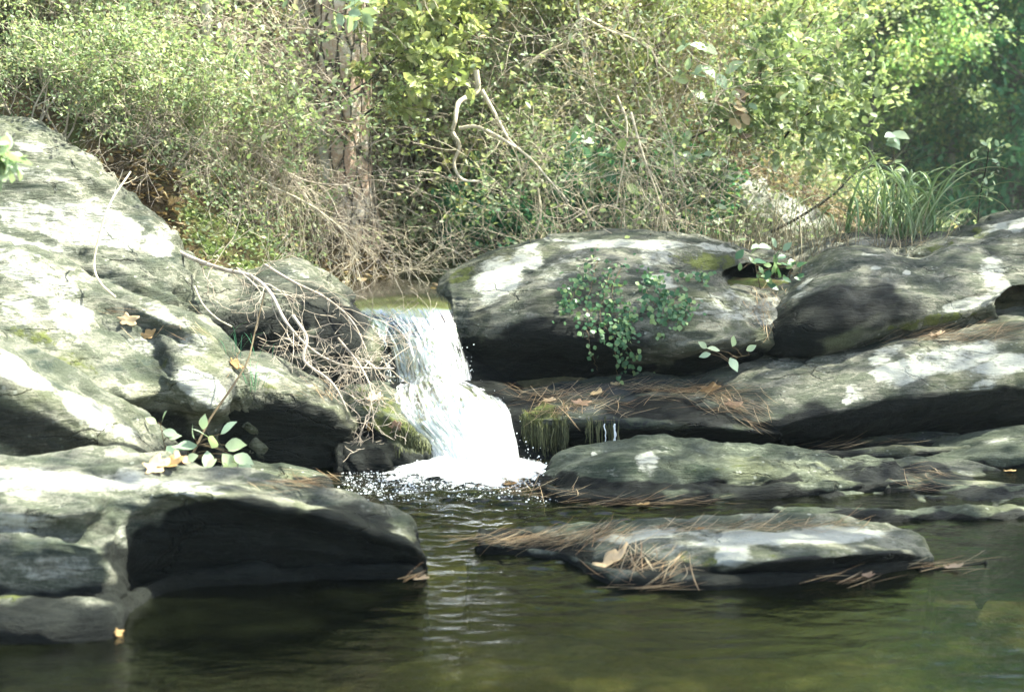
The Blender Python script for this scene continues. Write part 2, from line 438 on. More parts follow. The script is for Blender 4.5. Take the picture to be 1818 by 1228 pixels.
def ground_h(x, y):
    x = np.asarray(x, float); y = np.asarray(y, float)
    d, s = creek_dist(x, y)
    bed = .40
    left = bed + .16 * smooth(-.05, .1, d) + np.where(d > 0, 1, 0) * (.75 * np.minimum(np.maximum(d, 0), 1.4) + .33 * np.clip(d - 1.4, 0, 6) + .12 * np.clip(d - 7.4, 0, 60))
    right = bed + .2 * smooth(-.05, .25, d) + .05 * np.clip(d, 0, 8) + .35 * np.clip(d - 6, 0, 12)
    up = np.where(s > 0, left, right)
    fr = smooth(5.9, 6.9, y)
    lowbed = -.26 + .06 * fbm(np.stack([x * 1.3, y * 1.3, x * 0], -1).reshape(-1, 3), 3, 5).reshape(x.shape)
    side_l = smooth(1.9, 3.6, -x - .35 * (y - 3)) * 1.6
    side_r = smooth(3.2, 5.5, x) * .8
    return (lowbed + side_l * smooth(2.5, 4.5, y) + side_r) * (1 - fr) + up * fr
def build_ground():
    k = NT("forest_floor_and_stream_bed")
    tc = k.n("ShaderNodeTexCoord").outputs['Object']
    n1 = k.noise(tc, 1.3, 6, .6); n2 = k.noise(tc, 11, 7, .7); n3 = k.noise(tc, 45, 5, .7)
    litter = k.ramp(n2, [(.3, (.05, .038, .02)), (.5, (.13, .088, .045)), (.68, (.26, .18, .10))])
    green = k.ramp(n3, [(.3, (.03, .05, .012)), (.6, (.11, .15, .035))])
    c = k.mix(k.sstep(k.math('ADD', k.math('MULTIPLY', n1, .6), k.math('MULTIPLY', n2, .4)), .45, .56), litter, green)
    sep = k.n("ShaderNodeSeparateXYZ"); k.l(tc, sep.inputs[0])
    bedc = k.ramp(k.math('ADD', k.math('MULTIPLY', n2, .5), k.math('MULTIPLY', n1, .5)), [(.38, (.05, .05, .028)), (.5, (.14, .125, .065)), (.62, (.30, .24, .13))])
    bedc = k.mix(k.sstep(n3, .55, .7), bedc, (.10, .12, .06))
    c = k.mix(k.sstep(sep.outputs[2], .585, .65), bedc, c)
    b = k.n("ShaderNodeBsdfPrincipled"); k.l(c, b.inputs['Base Color']); b.inputs['Roughness'].default_value = .95
    b.inputs['Specular IOR Level'].default_value = .15
    bm = k.n("ShaderNodeBump", inp={'Strength': .9, 'Distance': .04}); k.l(k.math('ADD', n2, k.math('MULTIPLY', n3, .5)), bm.inputs['Height']); k.l(bm.outputs[0], b.inputs['Normal'])
    k.l(b.outputs[0], k.out.inputs[0])
    u = np.linspace(0, 1, 520); v = np.linspace(0, 1, 520)
    xs = np.sign(u - .5) * (np.abs(u - .5) * 2) ** 2.6 * 72 + (u - .5) * 14
    ys = -40 + 0 * v
    ys = np.where(v < .12, -60 + (v / .12) ** .5 * 62, 2 + ((v - .12) / .88) * 16 + ((v - .12) / .88) ** 5 * 95)
    X, Y = np.meshgrid(xs, ys)
    Z = ground_h(X, Y)
    p = np.stack([X.ravel(), Y.ravel(), Z.ravel()], -1)
    Z = Z.ravel() + .05 * fbm(p * 2.2, 4, 3) + .02 * fbm(p * 9, 3, 8)
    G = np.stack([X.ravel(), Y.ravel(), Z], -1)
    o = mesh_np("ground", G, grid_faces(520, 520), k.m)
    tag(o, kind="structure")
    return o
build_ground()
#@@GROUND

# ------------------------------------------------------------------ rocks
ROCKS = {}
def rock(key, name, label, rows, mat, back=(.25, .6), drop=(.02, .5), skirt=.35, res=.011, strata=(0, 24), amp=(.03, .022, .012),
         lichen=(), moss=(), wet=(), wetz=None, dents=(), lich0=0., moss0=0., seed=0, category="rock", K=26, zbase=None, side=.06):  # lichen blobs also paint sunlit stone, wet blobs also paint shade; wetz is damp
    """rows: bottom to ridge, [(px, py, depth or None for the water line)...]; skirt, back and end columns are added"""
    W = []
    for r in rows:
        pts = [PZ(p[0], p[1], 0.0) if p[2] is None else P(*p) for p in r]
        W.append(crom([tuple(q) for q in pts], K))
    A = np.array(W)                                   # rows, K, 3
    bot = A[:1].copy(); bot[..., 2] -= skirt; bot[..., 1] += .16
    top = A[-1:]
    b1 = top.copy(); b1[..., 1] += back[0]; b1[..., 2] -= drop[0]
    b2 = top.copy(); b2[..., 1] += back[1]; b2[..., 2] -= drop[1]
    b3 = b2.copy(); b3[..., 2] -= min(.4, skirt * 1.2)
    A = np.concatenate([bot, A, b1, b2, b3])
    # end columns: continue outwards and down
    def endcol(c0, c1, s):
        d = c0 - c1; d[:, 2] = 0
        d /= (np.linalg.norm(d, axis=1, keepdims=True) + 1e-6)
        e = c0 + d * side; e[:, 2] -= .10; e[:, 1] = e[:, 1] * .6 + c0[:, 1].mean() * .4 + .03
        e2 = e + d * side * .6; e2[:, 2] -= min(.5, skirt)
        return e, e2
    l1, l2 = endcol(A[:, 0], A[:, 1].copy(), -1); r1, r2 = endcol(A[:, -1], A[:, -2].copy(), 1)
    A = np.concatenate([l2[:, None], l1[:, None], A, r1[:, None], r2[:, None]], axis=1)
    Lv = np.linalg.norm(np.diff(A, axis=0), axis=2).mean(1).sum()
    Lu = np.linalg.norm(np.diff(A, axis=1), axis=2).mean(0).sum()
    nv = int(np.clip(Lv / res, 40, 300)); nu = int(np.clip(Lu / res, 40, 420))
    G = crom_axis0(A, nv)
    G = crom_axis0(G.transpose(1, 0, 2), nu).transpose(1, 0, 2)
    N = grid_normals(G)
    V = G.reshape(-1, 3); Nn = N.reshape(-1, 3)
    if Nn[(nv * 2 // 3) * nu + nu // 2][2] < 0: Nn = -Nn
    # strata displacement
    tilt = math.radians(strata[1]); ori = math.radians(strata[0])
    al = np.array([math.cos(tilt), 0, math.sin(tilt)]); ac = np.array([-math.sin(tilt), .25, math.cos(tilt)])
    q = np.stack([V @ al, V[:, 1] * .8, V @ ac], -1)
    big = fbm(V * 1.9 + seed * 3.1, 3, seed)
    warp = fbm(V * 2.3 + seed, 2, seed + 40) * .5
    lay = fbm(np.stack([q[:, 0] * 1.1, q[:, 1] * 1.1, q[:, 2] * 11 + warp * 2.2], -1), 4, seed + 9, .6, ridge=True)
    fine = fbm(np.stack([q[:, 0] * 7, q[:, 1] * 7, q[:, 2] * 26], -1), 4, seed + 20, .6)
    chips = np.maximum(0, fbm(V * 6.5, 3, seed + 60) - .15)
    tz = q[:, 2] * 13 + warp * 2.6 + .9 * fbm(V * 3.1, 3, seed + 31)
    fr_ = tz - np.floor(tz); ter = np.where(fr_ < .82, fr_ / .82, (1 - fr_) / .18) - .5
    tm = smooth(-.15, .35, fbm(V * 1.6 + 9, 2, seed + 33))
    dsp = amp[0] * big + 1.5 * amp[1] * ter * tm + 1.2 * amp[1] * lay + 1.3 * amp[2] * fine - amp[1] * 2.6 * chips
    px, py = pix(V)
    nf = fbm(V * 5.0, 4, seed + 77, .6)
    nf2 = fbm(np.stack([q[:, 0] * 3, q[:, 1] * 3, q[:, 2] * 12], -1), 4, seed + 99, .6)
    for (cx, cy, rx, ry, dep) in dents:
        w = np.clip(1 - ((px - cx) / rx) ** 2 - ((py - cy) / ry) ** 2, 0, 1) ** .6
        V = V + np.outer(w * dep, (0, 1, 0)); dsp = dsp * (1 - .7 * w)
    V = V + Nn * dsp[:, None]
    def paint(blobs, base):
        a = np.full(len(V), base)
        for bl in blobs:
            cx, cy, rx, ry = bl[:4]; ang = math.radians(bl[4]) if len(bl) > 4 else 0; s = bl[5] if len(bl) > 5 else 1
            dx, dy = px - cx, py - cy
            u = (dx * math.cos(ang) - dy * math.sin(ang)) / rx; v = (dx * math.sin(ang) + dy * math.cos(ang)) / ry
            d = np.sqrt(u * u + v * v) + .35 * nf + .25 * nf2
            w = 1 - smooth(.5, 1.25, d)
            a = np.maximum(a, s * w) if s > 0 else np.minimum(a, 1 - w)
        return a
    lich_sun = paint(lichen, lich0); mo = paint(moss, moss0); wet_shade = paint(wet, 0.)  # real lichen mixed with painted sunlight, real damp with painted shade
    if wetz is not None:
        wet_shade = np.maximum(wet_shade, 1 - smooth(wetz[0], wetz[1], V[:, 2] + .04 * nf2 + .03 * nf))
    lich_sun = lich_sun * (1 - .8 * np.clip(wet_shade, 0, 1)); mo = mo * (1 - .35 * np.clip(wet_shade, 0, 1))
    pc = np.stack([lich_sun, mo, wet_shade, np.ones(len(V))], -1)
    F4 = grid_faces(nv, nu)
    c = V.mean(0); base = (c[0], c[1], 0.0 if zbase is None else zbase)
    o = mesh_np(name, V, F4, mat, attrs={"paint": pc}, loc=base)
    tag(o, label, category, kind=None)
    bv = BVHTree.FromPolygons([tuple(v) for v in V], [tuple(f) for f in F4.tolist()])
    ROCKS[key] = (o, bv)
    return o

W_ = None
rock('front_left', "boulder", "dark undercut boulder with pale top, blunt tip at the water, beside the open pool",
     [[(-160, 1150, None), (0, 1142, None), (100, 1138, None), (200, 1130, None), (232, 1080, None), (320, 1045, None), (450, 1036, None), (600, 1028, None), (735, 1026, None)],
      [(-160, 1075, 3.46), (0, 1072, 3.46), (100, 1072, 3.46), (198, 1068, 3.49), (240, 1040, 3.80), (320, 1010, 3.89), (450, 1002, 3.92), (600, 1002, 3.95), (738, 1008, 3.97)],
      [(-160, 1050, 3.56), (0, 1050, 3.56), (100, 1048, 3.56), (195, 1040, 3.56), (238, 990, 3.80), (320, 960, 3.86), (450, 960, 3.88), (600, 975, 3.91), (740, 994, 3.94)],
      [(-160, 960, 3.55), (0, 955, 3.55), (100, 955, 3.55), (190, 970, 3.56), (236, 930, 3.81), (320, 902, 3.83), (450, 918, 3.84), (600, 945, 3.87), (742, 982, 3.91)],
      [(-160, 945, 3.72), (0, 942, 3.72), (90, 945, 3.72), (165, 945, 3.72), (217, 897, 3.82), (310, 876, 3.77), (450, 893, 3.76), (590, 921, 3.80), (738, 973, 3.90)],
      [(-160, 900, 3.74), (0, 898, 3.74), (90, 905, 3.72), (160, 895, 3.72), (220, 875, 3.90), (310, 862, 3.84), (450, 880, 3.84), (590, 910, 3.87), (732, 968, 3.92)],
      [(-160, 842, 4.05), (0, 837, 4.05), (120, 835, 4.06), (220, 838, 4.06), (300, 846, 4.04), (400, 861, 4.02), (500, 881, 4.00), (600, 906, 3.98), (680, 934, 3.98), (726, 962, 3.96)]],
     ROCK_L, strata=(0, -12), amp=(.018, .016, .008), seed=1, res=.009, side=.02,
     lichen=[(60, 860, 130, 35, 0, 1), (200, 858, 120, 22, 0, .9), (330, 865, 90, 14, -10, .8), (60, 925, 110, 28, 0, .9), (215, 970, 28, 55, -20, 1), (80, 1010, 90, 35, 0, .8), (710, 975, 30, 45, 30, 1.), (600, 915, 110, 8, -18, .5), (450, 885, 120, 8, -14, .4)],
     moss=[(20, 1065, 60, 14, 0, .9), (300, 880, 80, 20, 0, .4), (110, 925, 70, 20, 0, .5)], wetz=(.05, .13), wet=[(400, 960, 210, 78, 6, 1.3), (500, 975, 200, 76, 10, 1.3), (640, 1005, 110, 52, 14, 1.3), (270, 1020, 70, 120, 0, 1.2), (100, 1120, 140, 20, 0, .8), (180, 935, 50, 14, 0, .5)], back=(.2, .6), drop=(.01, .5))  # wet blobs below the lip paint the near face in shade

rock('left_third', "boulder", "smooth grey boulder with shaded olive face, behind the undercut boulder by the pale leafy sprig",
     [[(-160, 880, 4.36), (0, 868, 4.40), (120, 862, 4.45), (220, 855, 4.55), (272, 845, 4.68)],
      [(-160, 760, 4.32), (0, 770, 4.36), (110, 790, 4.42), (210, 815, 4.54), (280, 828, 4.70)],
      [(-160, 620, 4.32), (0, 668, 4.34), (50, 700, 4.37), (120, 732, 4.42), (180, 768, 4.5), (232, 795, 4.6), (286, 815, 4.74)],
      [(-160, 590, 4.42), (0, 645, 4.44), (55, 672, 4.47), (125, 712, 4.52), (190, 748, 4.6), (238, 777, 4.68), (290, 806, 4.8)],
      [(-160, 560, 4.62), (0, 619, 4.64), (60, 648, 4.66), (130, 688, 4.7), (200, 730, 4.74), (250, 760, 4.8), (290, 798, 4.85)]],
     ROCK_L, strata=(0, -28), amp=(.02, .009, .005), seed=2,
     lichen=[(40, 665, 80, 22, -30, 1), (150, 730, 80, 26, -32, 1), (220, 775, 40, 20, -35, .8), (33, 815, 7, 7, 0, 1)], moss=[(120, 790, 130, 50, 0, .45)], wet=[(90, 790, 200, 66, -22, .62), (230, 815, 60, 26, -20, 1)], wetz=(.1, .3), back=(.2, .6), drop=(.02, .5))  # lichen blobs paint the sunlit band, wet blobs the shaded face

rock('left_second', "boulder", "pale lichen-spotted sloping boulder wedged below the tallest slope, with a leaf-filled crack across it",
     [[(-160, 800, 4.95), (0, 805, 4.98), (150, 815, 5.1), (250, 815, 5.2), (330, 805, 5.3), (385, 790, 5.38), (402, 770, 5.42)],
      [(-160, 640, 4.85), (0, 690, 4.88), (150, 720, 5.0), (250, 730, 5.15), (330, 742, 5.22), (382, 735, 5.28), (408, 715, 5.32)],
      [(-160, 600, 4.9), (0, 640, 4.92), (150, 680, 4.98), (240, 700, 5.08), (290, 688, 5.16), (335, 712, 5.08), (385, 722, 5.12), (410, 700, 5.2)],
      [(-160, 520, 5.15), (0, 545, 5.18), (120, 600, 5.15), (210, 640, 5.18), (275, 640, 5.32), (320, 635, 5.22), (375, 662, 5.2), (414, 685, 5.25)],
      [(-160, 460, 5.4), (0, 480, 5.42), (80, 505, 5.4), (160, 565, 5.38), (230, 585, 5.42), (290, 600, 5.4), (350, 622, 5.34), (400, 655, 5.3), (415, 675, 5.3)],
      [(-160, 425, 5.62), (0, 440, 5.62), (60, 455, 5.6), (130, 490, 5.58), (180, 522, 5.55), (240, 543, 5.52), (300, 561, 5.48), (350, 590, 5.44), (390, 632, 5.4), (414, 668, 5.36)]],
     ROCK_L, strata=(0, -30), amp=(.028, .02, .01), seed=3,
     lichen=[(60, 490, 110, 40, -25, .75), (130, 560, 60, 40, -30, .8), (30, 555, 50, 30, 0, .7), (360, 690, 60, 24, -32, 1.1), (300, 570, 70, 14, -25, .8), (250, 610, 40, 26, -20, .7), (225, 690, 40, 12, 10, .7), (340, 620, 40, 26, 0, .6)],
     moss=[(70, 640, 150, 60, -25, .8), (290, 665, 24, 45, -25, .8), (250, 590, 45, 12, -20, .5)],
     wet=[(275, 760, 90, 48, 0, .75), (300, 800, 120, 40, 0, 1), (90, 660, 140, 36, -25, .5), (285, 640, 26, 40, -20, .5)], lich0=.18, wetz=(.03, .12))  # wet blobs paint shade under the lip and inside the crack

rock('left_slope', "boulder", "tallest pale boulder sloping down from the bank, streaked with white lichen",
     [[(-160, 480, 5.66), (0, 490, 5.68), (100, 520, 5.68), (200, 570, 5.72), (270, 600, 5.78), (330, 600, 5.88)],
      [(-160, 420, 5.75), (0, 440, 5.76), (100, 470, 5.76), (200, 520, 5.76), (270, 560, 5.8), (328, 565, 5.9)],
      [(-160, 370, 5.9), (0, 385, 5.9), (100, 405, 5.9), (180, 440, 5.88), (250, 475, 5.86), (300, 510, 5.9), (336, 545, 6.0)],
      [(-160, 290, 6.05), (0, 300, 6.06), (80, 320, 6.06), (150, 365, 6.06), (210, 400, 6.05), (270, 430, 6.05), (310, 480, 6.05), (345, 535, 6.08)],
      [(-160, 218, 6.3), (0, 228, 6.3), (60, 240, 6.3), (130, 275, 6.3), (180, 320, 6.28), (225, 362, 6.25), (262, 388, 6.22), (300, 432, 6.2), (330, 480, 6.2), (348, 532, 6.18)]],
     ROCK_L, strata=(0, -16), amp=(.03, .02, .013), seed=4,
     lichen=[(90, 390, 140, 45, -12, .8), (200, 400, 90, 40, -30, 1), (60, 320, 90, 18, -10, .6), (60, 265, 50, 16, -15, .7), (280, 430, 40, 40, -40, .9), (40, 440, 110, 24, -5, 1)],
     moss=[(160, 300, 60, 12, -35, .5), (120, 490, 60, 16, -25, .7)], wet=[(235, 500, 45, 30, -30, .35), (290, 540, 50, 30, -20, .4), (130, 468, 60, 12, -20, .45)], lich0=.33)

rock('left_back', "boulder", "grey rock under the grey dead branches at the lip of the cascade",
     [[(300, 700, 5.95), (400, 700, 5.95), (500, 700, 5.95), (600, 700, 5.98), (655, 700, 6.02)],
      [(300, 620, 5.95), (400, 625, 5.95), (500, 630, 5.95), (600, 650, 5.98), (655, 660, 6.05)],
      [(300, 560, 6.02), (400, 570, 6.02), (500, 565, 6.0), (590, 585, 6.02), (652, 620, 6.1)],
      [(300, 520, 6.12), (360, 530, 6.14), (420, 545, 6.16), (480, 510, 6.15), (560, 525, 6.15), (610, 550, 6.18), (650, 590, 6.2)],
      [(300, 492, 6.4), (350, 486, 6.42), (420, 492, 6.44), (480, 478, 6.42), (525, 474, 6.4), (560, 486, 6.4), (605, 516, 6.42), (640, 550, 6.4), (652, 580, 6.4)]],
     ROCK_R, strata=(0, 20), amp=(.035, .02, .01), seed=5, lichen=[(360, 510, 60, 14, 0, .4), (520, 490, 40, 14, 0, .5), (430, 590, 60, 30, 0, .3)], moss=[(390, 580, 40, 20, 0, .5)], wetz=(.25, .45), wet=[(600, 600, 60, 60, 0, .9), (640, 560, 30, 40, 0, .9), (440, 600, 170, 60, 10, .7), (560, 530, 60, 30, -20, .6)], back=(.3, .7))  # wet blobs also darken this rock as shade behind the twigs

rock('left_mid', "boulder", "dark triangular boulder with narrow sunlit rim, beside the mossy rock under the dead twigs",
     [[(225, 840, None), (330, 838, None), (450, 836, None), (540, 832, None), (600, 824, None), (625, 812, None)],
      [(230, 790, 5.48), (330, 780, 5.44), (450, 770, 5.42), (540, 775, 5.46), (600, 785, 5.52), (624, 790, 5.6)],
      [(240, 720, 5.45), (330, 700, 5.42), (430, 690, 5.38), (500, 705, 5.38), (560, 722, 5.42), (605, 745, 5.5), (624, 765, 5.6)],
      [(245, 700, 5.55), (330, 675, 5.5), (420, 662, 5.46), (490, 672, 5.46), (545, 695, 5.5), (596, 720, 5.56), (624, 750, 5.62)],
      [(250, 680, 5.7), (330, 652, 5.68), (390, 640, 5.66), (440, 639, 5.66), (490, 652, 5.68), (540, 680, 5.7), (590, 702, 5.72), (622, 738, 5.72)]],
     ROCK_R, strata=(0, -20), amp=(.018, .012, .007), seed=6, lichen=[(460, 660, 60, 12, -20, .7), (560, 705, 50, 12, -25, .5)], moss=[(480, 690, 70, 20, -20, .55)],
     wet=[(480, 765, 180, 62, -4, 1.), (350, 740, 110, 50, 0, 1.)], wetz=(.05, .22), back=(.18, .5))  # wet blobs paint shade over the near face below the rim

rock('left_low', "rock", "low flat rock with a moss patch behind the dark undercut boulder",
     [[(380, 900, None), (430, 898, None), (500, 897, None), (560, 895, None), (596, 890, None)],
      [(380, 865, 5.0), (430, 862, 5.0), (500, 870, 5.0), (560, 880, 4.99), (594, 887, 4.98)],
      [(380, 852, 5.12), (430, 846, 5.14), (500, 852, 5.14), (555, 864, 5.12), (590, 884, 5.06)]],
     ROCK_G, strata=(0, -10), amp=(.01, .01, .006), seed=7, moss=[(550, 875, 50, 12, -15, 1.)], lichen=[(430, 860, 40, 10, 0, .4)], wetz=(.0, .03), res=.008, side=.03)

rock('mossy', "rock", "brown mossy rock hung with wet moss, against the bottom of the cascade",
     [[(600, 838, None), (660, 836, None), (720, 834, None), (765, 832, None)],
      [(605, 770, 5.66), (660, 775, 5.6), (715, 785, 5.55), (756, 800, 5.52)],
      [(608, 725, 5.74), (650, 720, 5.68), (700, 740, 5.6), (750, 775, 5.55)],
      [(610, 700, 5.9), (645, 690, 5.9), (690, 695, 5.88), (720, 722, 5.84), (745, 758, 5.74), (758, 790, 5.68)]],
     ROCK_G, strata=(0, -30), amp=(.025, .015, .01), seed=8, moss=[(700, 760, 60, 40, -20, 1.), (650, 700, 50, 16, 0, .7), (680, 720, 40, 20, 0, .8)], wetz=(.03, .14), wet=[(640, 790, 60, 40, 0, 1.)], res=.008, back=(.2, .5), side=.03)

rock('fall_bed', "bedrock", "dark wet ledge that the white cascade pours over",
     [[(560, 850, 5.62), (700, 845, 5.62), (850, 840, 5.64), (940, 838, 5.66), (1010, 835, 5.7)],
      [(560, 780, 5.72), (700, 775, 5.72), (850, 770, 5.70), (935, 775, 5.74), (1010, 775, 5.84)],
      [(560, 715, 5.85), (700, 712, 5.85), (850, 705, 5.82), (930, 716, 5.86), (1010, 716, 5.96)],
      [(560, 690, 6.05), (700, 688, 6.05), (850, 684, 6.05), (930, 694, 6.1), (1010, 700, 6.2)],
      [(560, 680, 6.22), (650, 675, 6.22), (750, 680, 6.22), (850, 676, 6.24), (930, 690, 6.4), (1010, 695, 6.45)],
      [(560, 610, 6.36), (650, 622, 6.36), (750, 625, 6.36), (830, 625, 6.38), (930, 660, 6.5), (1010, 680, 6.55)],
      [(560, 560, 6.5), (632, 590, 6.42), (700, 602, 6.40), (760, 602, 6.40), (830, 600, 6.46), (930, 640, 6.65), (1010, 660, 6.7)],
      [(560, 536, 6.75), (632, 560, 6.72), (700, 568, 6.7), (760, 568, 6.7), (830, 556, 6.75), (930, 620, 6.8), (1010, 650, 6.8)]],
     ROCK_D, strata=(0, 10), amp=(.02, .015, .008), seed=9, moss=[(660, 700, 50, 20, 0, .9)], wetz=(1.0, 1.5), back=(.3, .8), drop=(.06, .3))

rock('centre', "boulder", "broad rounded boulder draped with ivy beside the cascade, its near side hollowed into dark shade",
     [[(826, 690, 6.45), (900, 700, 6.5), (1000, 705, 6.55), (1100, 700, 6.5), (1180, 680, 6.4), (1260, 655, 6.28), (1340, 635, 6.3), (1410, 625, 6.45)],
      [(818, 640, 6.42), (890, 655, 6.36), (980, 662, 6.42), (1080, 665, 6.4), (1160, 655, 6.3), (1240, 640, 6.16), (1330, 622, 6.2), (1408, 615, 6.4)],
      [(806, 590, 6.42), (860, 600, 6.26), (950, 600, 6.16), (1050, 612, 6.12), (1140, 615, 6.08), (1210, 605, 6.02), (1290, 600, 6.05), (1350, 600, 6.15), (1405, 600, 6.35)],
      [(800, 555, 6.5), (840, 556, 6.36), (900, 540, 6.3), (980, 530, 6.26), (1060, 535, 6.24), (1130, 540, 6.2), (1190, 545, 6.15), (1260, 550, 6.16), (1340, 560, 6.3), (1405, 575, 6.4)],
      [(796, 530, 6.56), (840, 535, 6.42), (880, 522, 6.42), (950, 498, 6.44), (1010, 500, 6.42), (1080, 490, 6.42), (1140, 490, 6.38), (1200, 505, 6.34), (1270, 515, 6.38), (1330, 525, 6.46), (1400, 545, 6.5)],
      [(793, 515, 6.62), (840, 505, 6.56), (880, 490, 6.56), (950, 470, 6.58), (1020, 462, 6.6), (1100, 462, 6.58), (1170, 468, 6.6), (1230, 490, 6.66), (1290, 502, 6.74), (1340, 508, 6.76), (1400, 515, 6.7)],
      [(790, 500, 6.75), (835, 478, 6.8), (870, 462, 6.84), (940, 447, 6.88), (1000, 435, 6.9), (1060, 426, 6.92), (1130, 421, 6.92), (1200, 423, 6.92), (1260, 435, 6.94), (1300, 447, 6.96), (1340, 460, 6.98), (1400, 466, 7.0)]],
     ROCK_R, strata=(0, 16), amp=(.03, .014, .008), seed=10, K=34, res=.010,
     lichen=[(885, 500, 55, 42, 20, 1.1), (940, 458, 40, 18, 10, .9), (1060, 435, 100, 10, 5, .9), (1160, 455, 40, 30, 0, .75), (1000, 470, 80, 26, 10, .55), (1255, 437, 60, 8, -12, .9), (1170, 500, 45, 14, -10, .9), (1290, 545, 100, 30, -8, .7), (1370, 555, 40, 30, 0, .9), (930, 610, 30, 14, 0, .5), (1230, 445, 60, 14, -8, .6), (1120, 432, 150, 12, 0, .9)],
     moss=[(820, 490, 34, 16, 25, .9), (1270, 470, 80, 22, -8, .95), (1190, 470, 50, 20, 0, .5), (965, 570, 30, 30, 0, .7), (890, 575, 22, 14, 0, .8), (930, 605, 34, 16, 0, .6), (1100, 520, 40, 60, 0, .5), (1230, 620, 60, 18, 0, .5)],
     wet=[(950, 655, 210, 66, 0, 1.3), (1000, 590, 160, 34, 0, .75), (1010, 535, 130, 34, 0, .5), (850, 560, 40, 20, 0, .5), (860, 600, 60, 50, 0, .5), (1340, 488, 66, 18, -5, .7), (1280, 640, 120, 24, 8, .9), (1100, 620, 90, 40, 0, .6)],  # wet blobs paint shade into the hollowed side and the dip on top
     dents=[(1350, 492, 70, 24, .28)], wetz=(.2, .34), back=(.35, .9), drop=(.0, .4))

rock('right_shoulder', "boulder", "hump-backed grey boulder dotted with white lichen, with a round dark hole at its foot",
     [[(1330, 640, 6.42), (1420, 640, 6.3), (1500, 625, 6.3), (1600, 605, 6.35), (1700, 590, 6.45), (1818, 580, 6.6), (1980, 575, 6.7)],
      [(1335, 618, 6.36), (1420, 624, 6.18), (1490, 610, 6.16), (1580, 590, 6.22), (1680, 572, 6.34), (1760, 562, 6.46), (1840, 558, 6.58), (1980, 560, 6.65)],
      [(1345, 600, 6.35), (1410, 585, 6.16), (1480, 575, 6.12), (1570, 568, 6.18), (1660, 555, 6.3), (1760, 545, 6.44), (1840, 540, 6.54), (1980, 540, 6.6)],
      [(1368, 565, 6.42), (1420, 545, 6.28), (1490, 530, 6.24), (1570, 528, 6.28), (1660, 520, 6.36), (1760, 515, 6.46), (1840, 512, 6.56), (1980, 515, 6.6)],
      [(1395, 530, 6.54), (1430, 510, 6.46), (1490, 490, 6.46), (1560, 484, 6.48), (1640, 488, 6.54), (1740, 480, 6.6), (1840, 485, 6.66), (1980, 490, 6.7)],
      [(1415, 508, 6.7), (1445, 480, 6.72), (1485, 456, 6.74), (1535, 446, 6.76), (1585, 450, 6.8), (1635, 462, 6.84), (1690, 449, 6.86), (1745, 445, 6.88), (1818, 456, 6.9), (1980, 465, 6.9)]],
     ROCK_R, strata=(0, 14), amp=(.025, .013, .009), seed=11, K=30,
     lichen=[(1760, 480, 34, 34, -30, .9), (1780, 515, 20, 30, -20, .9), (1720, 540, 55, 13, 12, 1.1), (1430, 505, 24, 9, 50, 1.1), (1422, 530, 18, 7, 15, 1.1), (1555, 477, 12, 7, 0, .9), (1462, 557, 9, 9, 0, 1.2), (1518, 547, 9, 6, 0, 1.2), (1573, 517, 8, 7, 0, 1.2), (1610, 485, 9, 7, 0, 1), (1545, 450, 30, 6, 0, .6), (1700, 465, 40, 12, 0, .55), (1640, 500, 60, 16, 0, .35)],
     moss=[(1600, 500, 80, 30, 0, .5), (1650, 570, 100, 12, 10, 1.), (1560, 470, 90, 16, 0, .4)],
     wet=[(1470, 560, 130, 44, 18, .95), (1560, 560, 90, 30, 10, .6), (1400, 610, 70, 20, 0, 1.), (1812, 546, 36, 30, 0, 1.5)], dents=[(1812, 544, 44, 36, .6)], back=(.35, .9), drop=(.02, .4))  # wet blobs paint shade beneath the hump and inside the round hole

